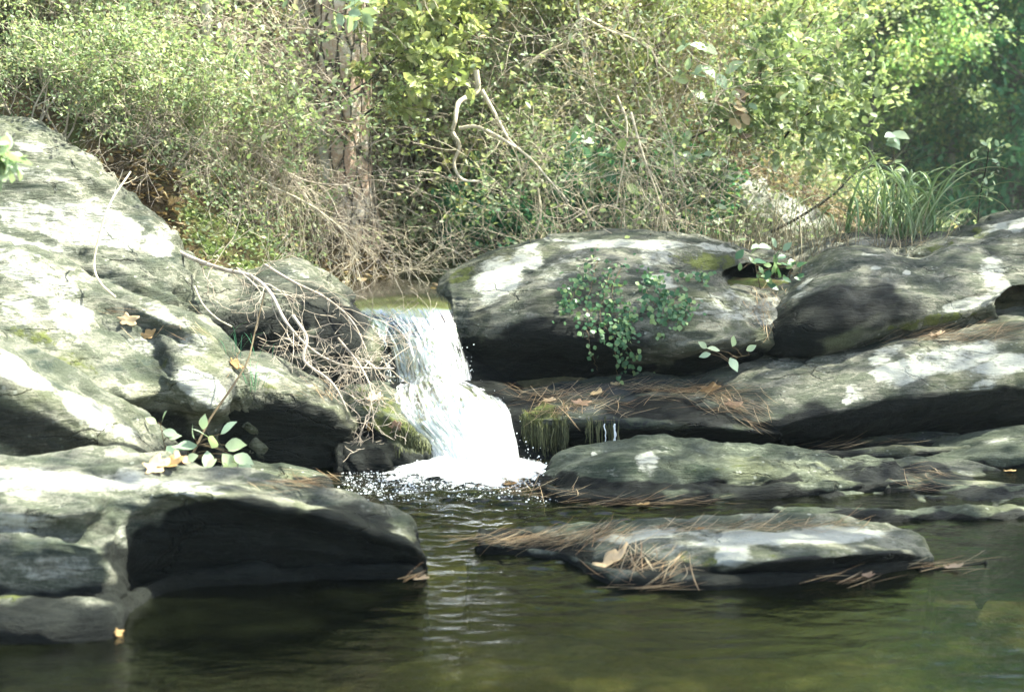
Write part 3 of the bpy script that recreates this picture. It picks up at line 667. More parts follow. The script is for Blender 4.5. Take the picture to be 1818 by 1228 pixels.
rock('right_slab', "boulder", "long slanting slab with white lichen sheet above a black wet and shaded overhang, under the hump-backed boulder",
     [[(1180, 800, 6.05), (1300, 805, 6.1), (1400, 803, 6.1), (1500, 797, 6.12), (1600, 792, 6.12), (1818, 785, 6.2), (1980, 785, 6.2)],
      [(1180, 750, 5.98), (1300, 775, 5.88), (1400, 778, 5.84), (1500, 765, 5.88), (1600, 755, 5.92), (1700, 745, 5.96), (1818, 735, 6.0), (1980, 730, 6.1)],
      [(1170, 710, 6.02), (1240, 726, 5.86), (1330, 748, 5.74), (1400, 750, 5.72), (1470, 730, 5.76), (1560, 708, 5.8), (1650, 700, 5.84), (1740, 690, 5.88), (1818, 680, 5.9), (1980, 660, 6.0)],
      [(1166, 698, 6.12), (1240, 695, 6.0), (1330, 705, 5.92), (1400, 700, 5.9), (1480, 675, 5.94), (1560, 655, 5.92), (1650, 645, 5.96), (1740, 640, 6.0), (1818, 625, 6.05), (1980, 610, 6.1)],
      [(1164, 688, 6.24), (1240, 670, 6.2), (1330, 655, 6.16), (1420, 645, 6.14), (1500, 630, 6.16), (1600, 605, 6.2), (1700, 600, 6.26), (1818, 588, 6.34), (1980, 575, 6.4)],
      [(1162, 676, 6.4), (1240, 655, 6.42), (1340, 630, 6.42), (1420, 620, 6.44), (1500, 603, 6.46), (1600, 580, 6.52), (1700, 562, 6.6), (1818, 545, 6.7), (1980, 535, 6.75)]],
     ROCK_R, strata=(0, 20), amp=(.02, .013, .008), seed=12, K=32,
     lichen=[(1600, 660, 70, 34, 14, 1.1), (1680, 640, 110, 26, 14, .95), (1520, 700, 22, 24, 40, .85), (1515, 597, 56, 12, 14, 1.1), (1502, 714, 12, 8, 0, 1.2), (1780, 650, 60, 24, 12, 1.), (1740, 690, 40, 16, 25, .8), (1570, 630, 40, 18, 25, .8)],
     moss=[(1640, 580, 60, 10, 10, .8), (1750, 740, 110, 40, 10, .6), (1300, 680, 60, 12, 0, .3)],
     wet=[(1560, 756, 330, 50, 8, 1.2), (1720, 735, 170, 46, 12, 1.1), (1300, 790, 160, 35, 0, 1.2), (1330, 700, 120, 40, -8, .36), (1250, 690, 60, 30, 0, .5)], wetz=(.08, .16), back=(.3, .8), drop=(.0, .4))  # wet blobs blacken the overhang with painted shade above the damp foot

rock('ridge_a', "rock", "weathered flat-topped rock behind the dip between two boulders, next to the grass clump",
     [[(1380, 505, 7.25), (1500, 500, 7.25), (1660, 490, 7.25)],
      [(1385, 488, 7.2), (1440, 480, 7.18), (1500, 472, 7.18), (1560, 468, 7.18), (1660, 472, 7.2)],
      [(1390, 474, 7.25), (1440, 462, 7.24), (1490, 448, 7.24), (1550, 440, 7.24), (1655, 452, 7.26)],
      [(1395, 466, 7.5), (1440, 448, 7.5), (1490, 431, 7.5), (1540, 424, 7.5), (1600, 430, 7.5), (1650, 440, 7.5)]],
     ROCK_R, strata=(0, 12), amp=(.03, .03, .012), seed=13, lichen=[(1520, 432, 80, 8, 0, .6)], moss=[(1480, 460, 80, 12, 10, .4)], back=(.4, .8), zbase=.4)
rock('ridge_b', "rock", "layered pale-topped rock rising out of the frame behind the hump-backed boulder",
     [[(1600, 500, 7.1), (1700, 495, 7.1), (1818, 490, 7.1), (1980, 490, 7.1)],
      [(1605, 466, 7.06), (1690, 468, 7.02), (1790, 462, 7.02), (1980, 455, 7.05)],
      [(1605, 455, 7.1), (1690, 446, 7.04), (1790, 432, 7.04), (1980, 415, 7.06)],
      [(1602, 446, 7.35), (1650, 432, 7.35), (1700, 420, 7.35), (1740, 406, 7.35), (1790, 394, 7.35), (1830, 386, 7.35), (1980, 368, 7.35)]],
     ROCK_R, strata=(0, 14), amp=(.03, .03, .012), seed=14, lichen=[(1790, 405, 50, 16, 15, 1.), (1700, 430, 30, 12, 0, .6)], moss=[(1670, 445, 60, 10, 12, .8), (1740, 420, 20, 16, 0, .8)], back=(.4, .8), zbase=.4)
rock('edge_back', "rock", "grey rock wedge with one pale spot, between the layered rock and the hump-backed boulder",
     [[(1700, 480, 6.98), (1800, 480, 6.98), (1980, 480, 6.98)],
      [(1705, 462, 6.97), (1800, 455, 6.96), (1980, 455, 6.96)],
      [(1710, 452, 7.04), (1760, 430, 7.08), (1830, 418, 7.1), (1980, 410, 7.1)]],
     ROCK_R, strata=(0, 14), amp=(.02, .02, .01), seed=15, lichen=[(1800, 440, 10, 8, 0, 1.)], back=(.1, .3), zbase=.4)

rock('ledge', "rock", "flat dripping ledge strewn with orange pine needles, right of the cascade",
     [[(925, 820, 5.86), (1000, 815, 5.92), (1100, 812, 5.98), (1200, 812, 6.0), (1300, 812, 6.02), (1390, 808, 6.05)],
      [(922, 778, 5.76), (1000, 780, 5.76), (1100, 785, 5.8), (1200, 788, 5.84), (1300, 788, 5.86), (1388, 785, 5.9)],
      [(922, 740, 5.74), (980, 745, 5.68), (1080, 750, 5.64), (1170, 755, 5.64), (1250, 760, 5.64), (1320, 765, 5.66), (1385, 772, 5.74)],
      [(925, 722, 5.86), (980, 720, 5.82), (1080, 722, 5.78), (1120, 735, 5.74), (1200, 735, 5.76), (1270, 742, 5.76), (1330, 755, 5.76), (1384, 766, 5.8)],
      [(926, 706, 6.02), (980, 697, 6.08), (1060, 688, 6.12), (1130, 684, 6.14), (1200, 690, 6.1), (1270, 706, 6.04), (1330, 734, 5.94), (1380, 762, 5.86)]],
     ROCK_D, strata=(0, 8), amp=(.018, .014, .009), seed=16, moss=[(960, 740, 45, 50, 0, 1.), (1010, 715, 60, 12, 0, .6)], wetz=(.05, .12), wet=[(1200, 735, 140, 26, -5, .9), (1150, 790, 260, 36, 0, 1.2)], back=(.2, .5), res=.009, side=.03)

rock('mid_slab', "rock", "long green-grey rock lying in the pool straight below the dripping ledge",
     [[(944, 872, None), (1000, 890, None), (1100, 895, None), (1200, 893, None), (1300, 888, None), (1400, 881, None), (1500, 875, None), (1600, 871, None), (1648, 866, None)],
      [(944, 866, 5.16), (1000, 868, 5.06), (1100, 868, 5.02), (1200, 862, 5.04), (1300, 866, 5.06), (1400, 864, 5.08), (1500, 862, 5.1), (1600, 864, 5.12), (1646, 862, 5.16)],
      [(945, 860, 5.2), (1000, 840, 5.16), (1080, 832, 5.12), (1180, 825, 5.14), (1280, 838, 5.12), (1370, 836, 5.14), (1440, 846, 5.14), (1500, 850, 5.16), (1590, 856, 5.18), (1644, 860, 5.2)],
      [(948, 852, 5.3), (1000, 821, 5.32), (1060, 808, 5.34), (1130, 799, 5.36), (1200, 797, 5.36), (1260, 804, 5.36), (1350, 811, 5.36), (1430, 814, 5.36), (1480, 830, 5.33), (1550, 826, 5.34), (1600, 838, 5.32), (1640, 856, 5.28)]],
     ROCK_G, strata=(0, 24), amp=(.012, .016, .008), seed=17, K=34, res=.007, lichen=[(1150, 825, 24, 30, 40, .9), (1060, 840, 60, 30, 20, .45), (1200, 802, 80, 6, 0, .6), (1055, 806, 8, 6, 0, 1)],
     moss=[(1280, 835, 120, 18, 12, .6), (1420, 850, 100, 12, 10, .5)], wetz=(.01, .05), wet=[(990, 860, 46, 24, 30, .9), (1300, 872, 300, 12, -2, .7), (1540, 850, 80, 14, 0, .6)], back=(.15, .4), drop=(.0, .35), side=.03)
rock('mid_slab_tail', "rock", "smooth low pale-topped rock at the end of the long green-grey rock",
     [[(1570, 874, None), (1650, 874, None), (1730, 873, None), (1800, 871, None), (1828, 869, None)],
      [(1572, 850, 5.3), (1650, 845, 5.3), (1730, 850, 5.28), (1800, 862, 5.26), (1826, 867, 5.24)],
      [(1574, 838, 5.42), (1610, 829, 5.44), (1660, 826, 5.46), (1720, 831, 5.44), (1770, 846, 5.4), (1818, 864, 5.32)]],
     ROCK_R, strata=(0, 0), amp=(.008, .008, .004), seed=18, res=.007, lichen=[(1690, 838, 70, 8, -6, .5)], wetz=(-.01, .02), back=(.12, .3), side=.03)
rock('low_slab', "rock", "long narrow slab barely above the water, between the green-grey rock and the needle-covered rock",
     [[(1370, 916, None), (1450, 924, None), (1600, 925, None), (1700, 923, None), (1818, 922, None), (1980, 922, None)],
      [(1374, 908, 4.86), (1450, 908, 4.84), (1600, 906, 4.84), (1700, 904, 4.85), (1818, 902, 4.86), (1980, 902, 4.86)],
      [(1378, 903, 4.92), (1430, 898, 4.95), (1500, 893, 4.97), (1600, 887, 5.0), (1700, 885, 5.0), (1818, 884, 5.0), (1980, 884, 5.0)]],
     ROCK_G, strata=(0, 26), amp=(.008, .016, .007), seed=19, res=.007, lichen=[(1600, 893, 200, 6, 2, .5)], wetz=(.005, .03), back=(.12, .3), side=.03)
rock('front_right', "rock", "whale-shaped rock with pale top and brown needles, nearest the viewer in the open pool",
     [[(850, 978, None), (930, 986, None), (1010, 1000, None), (1060, 1028, None), (1130, 1044, None), (1230, 1049, None), (1330, 1042, None), (1420, 1035, None), (1500, 1026, None), (1580, 1016, None), (1654, 1003, None)],
      [(850, 974, 4.26), (930, 980, 4.21), (1010, 988, 4.13), (1062, 1005, 3.98), (1132, 1010, 3.90), (1230, 1018, 3.87), (1330, 1018, 3.88), (1420, 1014, 3.90), (1500, 1006, 3.95), (1580, 1000, 4.0), (1656, 998, 4.05)],
      [(850, 970, 4.29), (930, 974, 4.23), (1010, 972, 4.20), (1068, 976, 4.06), (1138, 970, 4.02), (1220, 972, 3.98), (1320, 992, 3.83), (1420, 994, 3.83), (1500, 986, 3.88), (1590, 982, 3.95), (1657, 990, 4.07)],
      [(848, 967, 4.31), (930, 967, 4.27), (1010, 963, 4.24), (1080, 960, 4.14), (1150, 955, 4.10), (1240, 957, 4.07), (1330, 968, 3.96), (1430, 968, 3.96), (1520, 966, 4.02), (1600, 972, 4.04), (1656, 984, 4.10)],
      [(846, 964, 4.33), (900, 961, 4.31), (980, 955, 4.28), (1080, 948, 4.22), (1180, 940, 4.19), (1300, 937, 4.18), (1420, 934, 4.19), (1500, 938, 4.18), (1560, 950, 4.15), (1620, 964, 4.12), (1652, 978, 4.12)]],
     ROCK_L, strata=(0, 4), amp=(.012, .01, .006), seed=20, K=36, res=.007,
     lichen=[(1400, 955, 220, 18, 2, 1.1), (1150, 950, 140, 12, 3, .9), (1300, 985, 40, 26, 30, 1.), (1190, 975, 50, 16, 10, .6)],  # pale blobs include sun patches painted along the top
     moss=[(1230, 1000, 50, 30, 0, .75), (1420, 985, 130, 12, 5, .5)], wetz=(.01, .045), wet=[(1420, 1018, 260, 28, 8, 1.3), (1110, 975, 40, 14, 0, .5)], back=(.15, .4), side=.03)
rock('front_tail', "rock", "thin dark sliver of rock with a curled leaf, off the end of the whale-shaped rock",
     [[(1630, 1012, None), (1690, 1008, None), (1750, 1000, None)], [(1632, 1000, 4.2), (1690, 998, 4.2), (1750, 996, 4.2)], [(1632, 990, 4.3), (1690, 988, 4.3), (1752, 994, 4.26)]],
     ROCK_D, skirt=.03, amp=(.006, .006, .004), seed=21, res=.006, wetz=(0, .03), back=(.08, .2), drop=(.01, .06), side=.03)
rock('right_low', "rock", "low dark rock under the black overhang with a few needles on it",
     [[(1330, 818, None), (1450, 815, None), (1600, 812, None), (1720, 812, None)], [(1335, 806, 5.86), (1450, 800, 5.84), (1600, 794, 5.84), (1718, 800, 5.86)], [(1340, 800, 5.95), (1450, 790, 5.98), (1560, 776, 6.0), (1640, 774, 6.0), (1715, 792, 5.95)]],
     ROCK_D, strata=(0, 12), amp=(.012, .012, .006), seed=22, wetz=(.0, .05), back=(.15, .4))
rock('right_edge', "rock", "pale-topped rock poking out of the water below the slab's black overhang",
     [[(1660, 826, None), (1740, 830, None), (1830, 830, None), (1980, 830, None)], [(1665, 812, 5.62), (1740, 806, 5.58), (1830, 800, 5.56), (1980, 800, 5.56)], [(1670, 804, 5.78), (1720, 790, 5.8), (1780, 780, 5.8), (1840, 774, 5.8), (1980, 770, 5.8)]],
     ROCK_G, strata=(0, 10), amp=(.012, .01, .006), seed=23, lichen=[(1790, 786, 60, 8, 8, .6)], wetz=(.0, .03), back=(.15, .4))
rock('back_bright', "boulder", "big sunlit pale boulder half hidden by shrubs, beyond the ivy boulder",
     [[(1180, 480, 9.3), (1300, 480, 9.2), (1400, 480, 9.1), (1500, 480, 9.1)],
      [(1180, 430, 9.3), (1300, 435, 9.2), (1400, 442, 9.1), (1495, 446, 9.1)],
      [(1185, 380, 9.6), (1280, 390, 9.5), (1370, 405, 9.35), (1440, 415, 9.3), (1490, 430, 9.3)],
      [(1190, 345, 9.9), (1250, 340, 9.8), (1320, 355, 9.7), (1380, 378, 9.6), (1440, 398, 9.6), (1485, 425, 9.5)],
      [(1195, 325, 10.2), (1240, 308, 10.2), (1300, 316, 10.2), (1355, 342, 10.1), (1400, 366, 10.), (1445, 384, 9.9), (1475, 405, 9.8), (1486, 425, 9.7)]],
     ROCK_R, strata=(0, -8), amp=(.07, .05, .02), seed=24, res=.02, lichen=[(1330, 350, 120, 26, -20, 1.), (1400, 385, 60, 14, -20, 1.)], lich0=.25, wet=[(1400, 430, 90, 12, 0, .3)], back=(.5, 1.2), zbase=.4)

# ------------------------------------------------------------------ water
def build_lower_water():
    xs = np.concatenate([np.linspace(-9, -1.9, 40)[:-1], np.linspace(-1.9, 2.6, 520), np.linspace(2.6, 9, 36)[1:]])
    ys = np.concatenate([np.linspace(-6, 2.3, 40)[:-1], np.linspace(2.3, 6.6, 560)])
    X, Y = np.meshgrid(xs, ys)
    cx, cy = -.10, 5.5
    r = np.hypot(X - cx, (Y - cy))
    p = np.stack([X.ravel() * 1.1, Y.ravel() * 1.1, X.ravel() * 0], -1)
    w = fbm(p * np.array([2.2, 5.0, 1]), 3, 31).reshape(X.shape)
    w2 = fbm(p * np.array([9, 20, 1]), 3, 36).reshape(X.shape)
    near = np.exp(-r / .75)
    flow = np.exp(-((X - cx - .15) / .55) ** 2) * smooth(3.0, 4.6, Y)
    ph = r * 55 + 5 * w
    w3 = fbm(p * np.array([12, 34, 1]), 2, 44).reshape(X.shape)
    Z = (flow + .6 * near) * .0060 * w3 + .0016 * w + .00035 * w2 + near * (.012 * w2 + .006 * np.sin(ph)) + flow * (.0085 * w2 + .0050 * w + .0010 * np.sin(ph * .8))
    G = np.stack([X.ravel(), Y.ravel(), Z.ravel()], -1)
    o = mesh_np("water", G, grid_faces(*X.shape), WATER)
    tag(o, kind="structure")
build_lower_water()
def build_upper_water():
    xs = np.linspace(-2.2, 16, 300); ys = np.concatenate([np.linspace(6.62, 9, 200)[:-1], np.linspace(9, 60, 120)])
    X, Y = np.meshgrid(xs, ys)
    p = np.stack([X.ravel(), Y.ravel(), X.ravel() * 0], -1)
    Z = .585 - .02 * smooth(6.9, 6.62, Y) + .003 * fbm(p * np.array([4, 8, 1]), 3, 51).reshape(X.shape)
    o = mesh_np("water", np.stack([X.ravel(), Y.ravel(), Z.ravel()], -1), grid_faces(*X.shape), WATER)
    tag(o, kind="structure")
build_upper_water()

# ------------------------------------------------------------------ the cascade
def sheet(name, rows, parent, nu=150, nv=260, lift=.02, rough=.02, seed=0, foam=None, off=(0, 0, 0), edge0=1.0):
    A = []
    for r in rows:
        A.append(crom([tuple(P(*q)) for q in r], 9))
    A = np.array(A); L_ = np.r_[0, np.cumsum(np.linalg.norm(np.diff(A, axis=0), axis=2).mean(1))]; L_ /= L_[-1]
    A = crom_axis0(A, nv); G = crom_axis0(A.transpose(1, 0, 2), nu).transpose(1, 0, 2)
    N = grid_normals(G)
    if N[nv // 2, nu // 2][1] > 0: N = -N
    u = np.linspace(0, 1, nu)[None, :] + 0 * G[..., 0]; v = np.linspace(0, 1, nv)[:, None] + 0 * G[..., 0]
    q = np.stack([u.ravel() * 11, v.ravel() * 8, u.ravel() * 0 + seed], -1)
    d = fbm(q, 4, seed + 3, .6).reshape(u.shape); d2 = fbm(q * np.array([3.1, 2.6, 1]), 3, seed + 8).reshape(u.shape)
    fo = np.interp(np.linspace(0, 1, nv), np.interp(np.linspace(0, 1, len(foam)), np.linspace(0, 1, len(L_)), L_), foam)[:, None] + 0 * u
    bulge = 4 * u * (1 - u)
    amp = (.03 + .97 * np.clip(fo, 0, 1)) * rough
    G = G + N * ((d * amp + d2 * amp * .5) + lift * bulge)[..., None] + np.array(off)
    eg = np.minimum(np.minimum(u, 1 - u) * 5, 1) * edge0
    fc = np.stack([u.ravel(), v.ravel(), fo.ravel(), np.ones(u.size)], -1)
    return mesh_np(name, G.reshape(-1, 3), grid_faces(nv, nu), FALL, parent, attrs={"flow": fc, "edge": eg.ravel()})
def icos(n_pts, sizes, flat=1.0, sub=1):
    import bmesh
    bm = bmesh.new(); bmesh.ops.create_icosphere(bm, subdivisions=sub, radius=1)
    v = np.array([x.co[:] for x in bm.verts]); f = np.array([[w.index for w in x.verts] for x in bm.faces]); bm.free()
    v[:, 2] *= flat
    V = (v[None] * sizes[:, None, None] + n_pts[:, None]).reshape(-1, 3)
    Fc = (f[None] + (np.arange(len(n_pts)) * len(v))[:, None, None]).reshape(-1, 3)
    return V, Fc
fall = empty("waterfall", (-.1, 5.55, 0), "white two-step cascade pouring over the dark ledge into the pool", "waterfall")
def under(o):
    for c in o if isinstance(o, list) else [o]:
        c.matrix_parent_inverse = Matrix.Translation(-Vector(c.parent.location))
MAIN = [[(592, 506, 7.30), (700, 503, 7.42), (792, 505, 7.32)],
        [(606, 526, 6.62), (705, 524, 6.65), (800, 527, 6.60)],
        [(622, 546, 6.42), (715, 543, 6.44), (806, 548, 6.40)],
        [(650, 570, 6.33), (730, 568, 6.32), (815, 576, 6.33)],
        [(678, 600, 6.26), (755, 600, 6.23), (824, 610, 6.27)],
        [(696, 640, 6.20), (765, 638, 6.12), (832, 646, 6.22)],
        [(702, 676, 6.12), (770, 672, 6.04), (840, 678, 6.15)],
        [(692, 695, 5.96), (780, 685, 5.90), (862, 686, 6.00)],
        [(690, 715, 5.82), (800, 705, 5.78), (892, 702, 5.88)],
        [(705, 745, 5.70), (815, 735, 5.67), (912, 728, 5.77)],
        [(745, 785, 5.62), (830, 778, 5.58), (920, 772, 5.68)],
        [(765, 825, 5.52), (845, 822, 5.46), (928, 815, 5.58)],
        [(758, 850, 5.44), (850, 850, 5.38), (945, 838, 5.50)]]
o1 = sheet("water_sheet", MAIN, fall, foam=[-.2, -.2, -.02, .18, .46, .58, .64, .70, .68, .68, .72, .92, 1.2], seed=2)
INNER = [[(a[0] + 6, a[1] + 3, a[2] - .03) if i == 0 else ((a[0] - 6, a[1] + 3, a[2] - .03) if i == 2 else (a[0], a[1], a[2] - .035)) for i, a in enumerate(r)] for r in MAIN[3:]]
o2 = sheet("water_sheet", INNER, fall, foam=[.12, .36, .46, .50, .56, .56, .58, .62, .8, 1], seed=12, rough=.03)
LEFTS = [[(640, 570, 6.50), (665, 570, 6.46), (695, 580, 6.40)], [(645, 600, 6.36), (668, 600, 6.34), (690, 610, 6.3)], [(648, 640, 6.3), (670, 640, 6.3), (698, 645, 6.24)], [(650, 685, 6.2), (675, 685, 6.2), (702, 686, 6.15)]]
o3 = sheet("water_sheet", LEFTS, fall, nu=60, nv=100, foam=[.3, .42, .38, .4], seed=22, rough=.015, edge0=.45)
under([o1, o2, o3])
def apron():
    n = 150
    a = np.linspace(-1, 1, n); X, Y = np.meshgrid(a, a)
    r = np.hypot(X, Y)
    c = PZ(845, 838); 
    x = c.x + X * .46 - .01; y = c.y + Y * .40 - .02
    p = np.stack([x.ravel() * 14, y.ravel() * 14, x.ravel() * 0], -1)
    nz = fbm(p, 4, 71, .6).reshape(X.shape)
    k_ = 1 - smooth(.35, 1.0, r + .35 * nz)
    z = .004 + k_ * k_ * (.04 + .05 * nz)
    return mesh_np("foam_apron", np.stack([x.ravel(), y.ravel(), z.ravel()], -1), grid_faces(n, n), LACE, fall, attrs={'cover': (1 - smooth(.1, 1.0, r)).ravel()})
under(apron())
def sprinkle():
    pts, sz = [], []
    for i in range(80):                       # spray along the edges of the falling sheet
        k = RS.randint(4, 12); r0, r1 = MAIN[k], MAIN[min(k + 1, 12)]
        t = RS.rand(); j = 0 if RS.rand() < .5 else 2
        a = P(*r0[j]) * (1 - t) + P(*r1[j]) * t
        a += Vector((RS.randn() * .018 + (-.01 if j == 0 else .01), -.03 + RS.randn() * .03, RS.randn() * .02))
        pts.append(a); sz.append(.0012 + .0022 * RS.rand() ** 2)
    for i in range(180):                       # drops thrown up at the foot
        a = PZ(RS.uniform(740, 970), RS.uniform(820, 862)); a.z = abs(RS.randn()) * .045
        pts.append(a); sz.append(.0012 + .003 * RS.rand() ** 2)
    V, Fc = icos(np.array([tuple(q) for q in pts]), np.array(sz), 1, 1)
    o = mesh_np("spray", V, Fc, FOAM, fall); o["kind"] = "stuff"; under(o)
    pts, sz = [], []
    for i in range(3500):                      # bubbles drifting on the pool
        px = 600 + 420 * RS.rand() ** .8; py = 838 + abs(RS.randn()) * 22
        if px < 740: py = 835 + RS.rand() * 55
        a = PZ(px, py); pts.append(a + Vector((0, 0, .003))); sz.append(.0010 + .0045 * RS.rand() ** 4)
    V, Fc = icos(np.array([tuple(q) for q in pts]), np.array(sz), .6, 1)
    tag(mesh_np("foam", V, Fc, FOAM), kind="stuff")
sprinkle()

# ------------------------------------------------------------------ growth helpers
class Tubes:
    def __init__(s): s.V = []; s.F = []; s.n = 0
    def add(s, pts, radii, sides=5):
        P_ = np.asarray([tuple(p) for p in pts], float); m = len(P_)
        R = np.asarray(radii, float) if np.ndim(radii) else np.full(m, radii)
        T = np.gradient(P_, axis=0); T /= np.linalg.norm(T, axis=1, keepdims=True) + 1e-9
        ref = np.array([0, 0, 1.]) if abs(T[:, 2]).mean() < .8 else np.array([1., 0, 0])
        A = np.cross(T, ref); A /= np.linalg.norm(A, axis=1, keepdims=True) + 1e-9
        B = np.cross(T, A)
        th = np.linspace(0, 2 * math.pi, sides, endpoint=False)
        ring = P_[:, None] + R[:, None, None] * (np.cos(th)[None, :, None] * A[:, None] + np.sin(th)[None, :, None] * B[:, None])
        a = np.arange(m - 1)[:, None] * sides; b = np.arange(sides)[None]; b2 = (b + 1) % sides
        f = np.stack([a + b, a + b2, a + sides + b2, a + sides + b], -1).reshape(-1, 4) + s.n
        s.V.append(ring.reshape(-1, 3)); s.F.append(f); s.n += m * sides
    def build(s, name, mat, parent=None, loc=None, attrs=None):
        V = np.concatenate(s.V)
        return mesh_np(name, V, np.concatenate(s.F), mat, parent, loc=loc, attrs=attrs)
def rot_to(d):
    d = d / (np.linalg.norm(d, axis=-1, keepdims=True) + 1e-9); return d
LEAF_V = np.array([(0, 0, 0), (.32, .26, .03), (.68, .25, .02), (1, 0, -.10), (.68, -.25, .02), (.32, -.26, .03), (.5, 0, -.05)])
LEAF_Fq = np.array([(0, 6, 2, 1), (0, 5, 4, 6)]); LEAF_Ft = np.array([(6, 3, 2), (6, 4, 3)])
_st = [(0, .02), (.12, .17), (.30, .33), (.50, .36), (.70, .27), (.88, .11), (1.0, 0.01)]
HI_V = np.array([(t, w_ * sg, .10 * w_ * abs(sg) - .16 * t * t) for t, w_ in _st for sg in (-1, 0, 1)])
HI_F = np.array([(3 * i + j, 3 * i + j + 1, 3 * i + j + 4, 3 * i + j + 3) for i in range(6) for j in (0, 1)])
def leaves_hi(pos, dirs, size, rnd, face, width=1.0):
    n = len(pos); v = HI_V * np.array([1, width, 1]); d = dirs / (np.linalg.norm(dirs, axis=1, keepdims=True) + 1e-9)
    up = np.array(face)[None] + RS.randn(n, 3) * .3
    sd_ = np.cross(up, d); sd_ /= np.linalg.norm(sd_, axis=1, keepdims=True) + 1e-9; nn = np.cross(d, sd_)
    V = pos[:, None] + size[:, None, None] * (v[None, :, 0, None] * d[:, None] + v[None, :, 1, None] * sd_[:, None] + v[None, :, 2, None] * nn[:, None])
    return V.reshape(-1, 3), (HI_F[None] + (np.arange(n) * len(v))[:, None, None]).reshape(-1, 4), {"rnd": np.repeat(rnd, len(v))}
def leaves(pos, dirs, size, rnd=None, flat=.6, width=1.0, tmpl=None):
    """many folded leaf blades: pos (n,3), dirs (n,3) pointing along the leaf"""
    n = len(pos); v = (LEAF_V if tmpl is None else tmpl) * np.array([1, width, 1])
    d = dirs / (np.linalg.norm(dirs, axis=1, keepdims=True) + 1e-9)
    up = np.stack([RS.randn(n) * (1 - flat), RS.randn(n) * (1 - flat), np.full(n, 1.0) * flat + RS.randn(n) * (1 - flat) * .5], -1)
    sd_ = np.cross(up, d); sd_ /= np.linalg.norm(sd_, axis=1, keepdims=True) + 1e-9
    nn = np.cross(d, sd_)
    V = pos[:, None] + size[:, None, None] * (v[None, :, 0, None] * d[:, None] + v[None, :, 1, None] * sd_[:, None] + v[None, :, 2, None] * nn[:, None])
    off = (np.arange(n) * len(v))[:, None, None]
    fq = (LEAF_Fq[None] + off).reshape(-1, 4); ft = (LEAF_Ft[None] + off).reshape(-1, 3)
    r = RS.rand(n) if rnd is None else rnd
    return V.reshape(-1, 3), [fq, ft], {"rnd": np.repeat(r, len(v))}
def ribbons(pts_list, width, rnds):
    """blades/needles: each a bent triangular prism"""
    V, Fc, R = [], [], []; n = 0
    for pts, w, r in zip(pts_list, width, rnds):
        p = np.asarray([tuple(q) for q in pts], float); m = len(p)
        T = np.gradient(p, axis=0); T /= np.linalg.norm(T, axis=1, keepdims=True) + 1e-9
        sd_ = np.cross(T, [0, 0, 1.]) + 1e-6; sd_ /= np.linalg.norm(sd_, axis=1, keepdims=True)
        nn = np.cross(sd_, T)
        wd = w * np.sin(np.linspace(.35, math.pi * .97, m)) ** .7
        ring = np.stack([p + sd_ * wd[:, None], p - nn * wd[:, None] * .45, p - sd_ * wd[:, None]], 1)
        V.append(ring.reshape(-1, 3)); a = np.arange(m - 1)[:, None] * 3; b = np.arange(3)[None]; b2 = (b + 1) % 3
        Fc.append(np.stack([a + b, a + b2, a + 3 + b2, a + 3 + b], -1).reshape(-1, 4) + n); n += 3 * m
        R.append(np.full(3 * m, r))
    return np.concatenate(V), np.concatenate(Fc), {"rnd": np.concatenate(R)}
def grow(T, start, d, length, r, depth, spread=.7, wob=.25, grav=0., kids=4, tips=None, seg=7, minr=.0012, shrink=.55, sides=5):
    d = Vector(d).normalized(); p = Vector(start); pts = [p.copy()]; st = length / seg; joints = []
    for i in range(seg):
        d = (d + Vector((RS.randn(), RS.randn(), RS.randn())) * wob + Vector((0, 0, grav))).normalized()
        p = p + d * st; pts.append(p.copy()); joints.append((p.copy(), d.copy(), (i + 1) / seg))
    T.add(pts, np.maximum(np.linspace(r, r * .35, seg + 1), minr), sides if r > .006 else (4 if r > .003 else 3))
    if tips is not None:
        for j, (q, dd, t) in enumerate(joints):
            if depth == 0 or t > .5: tips.append((q, dd))
    if depth > 0:
        for k in range(kids):
            q, dd, t = joints[RS.randint(max(0, seg // 5), seg)]
            a = Vector((RS.randn(), RS.randn(), RS.randn() * .8)); a = (dd + a.normalized() * spread * 1.4).normalized()
            grow(T, q, a, length * shrink * (.6 + .7 * RS.rand()), r * .5, depth - 1, spread, wob, grav, kids, tips, max(4, seg - 1), minr, shrink, sides)
def tips_to_leaves(tips, per, size, spread, flat=.6, width=1.0, droop=.0):
    p = np.array([tuple(t[0]) for t in tips]); d = np.array([tuple(t[1]) for t in tips])
    p = np.repeat(p, per, 0); d = np.repeat(d, per, 0); n = len(p)
    dd = d * .6 + RS.randn(n, 3) * .75 + np.array([0, 0, -droop])
    p = p + RS.randn(n, 3) * spread
    cl = np.repeat(RS.rand(len(tips)), per)
    rnd = np.clip(.55 * cl + .45 * RS.rand(n), 0, 1)
    return leaves(p, dd, size * (.55 + .8 * RS.rand(n)), rnd, flat, width)
def shrub(name, label, cat, leafmat, woodmat, group, h=1.6, stems=6, per=5, size=.05, spread=.04, kids=4, depth=2, grav=.02, width=1.0, wob=.16, lean=.45, r=.011, flat=.6):
    t = empty(name, (0, 0, 0), label, cat, group)
    T = Tubes(); tips = []
    for i in range(stems):
        a = RS.rand() * 6.283; d = (math.cos(a) * lean, math.sin(a) * lean, 1)
        grow(T, (math.cos(a) * .05, math.sin(a) * .05, -.08), d, h * (.7 + .5 * RS.rand()), r, depth, wob=wob, grav=grav, kids=kids, tips=tips)
    T.build("stem", woodmat, t)
    if leafmat:
        V, Fc, at = tips_to_leaves(tips, per, size, spread, flat, width)
        mesh_np("foliage", V, Fc, leafmat, t, attrs=at)
    return t
def gz(x, y): return float(ground_h(np.array([x]), np.array([y]))[0])

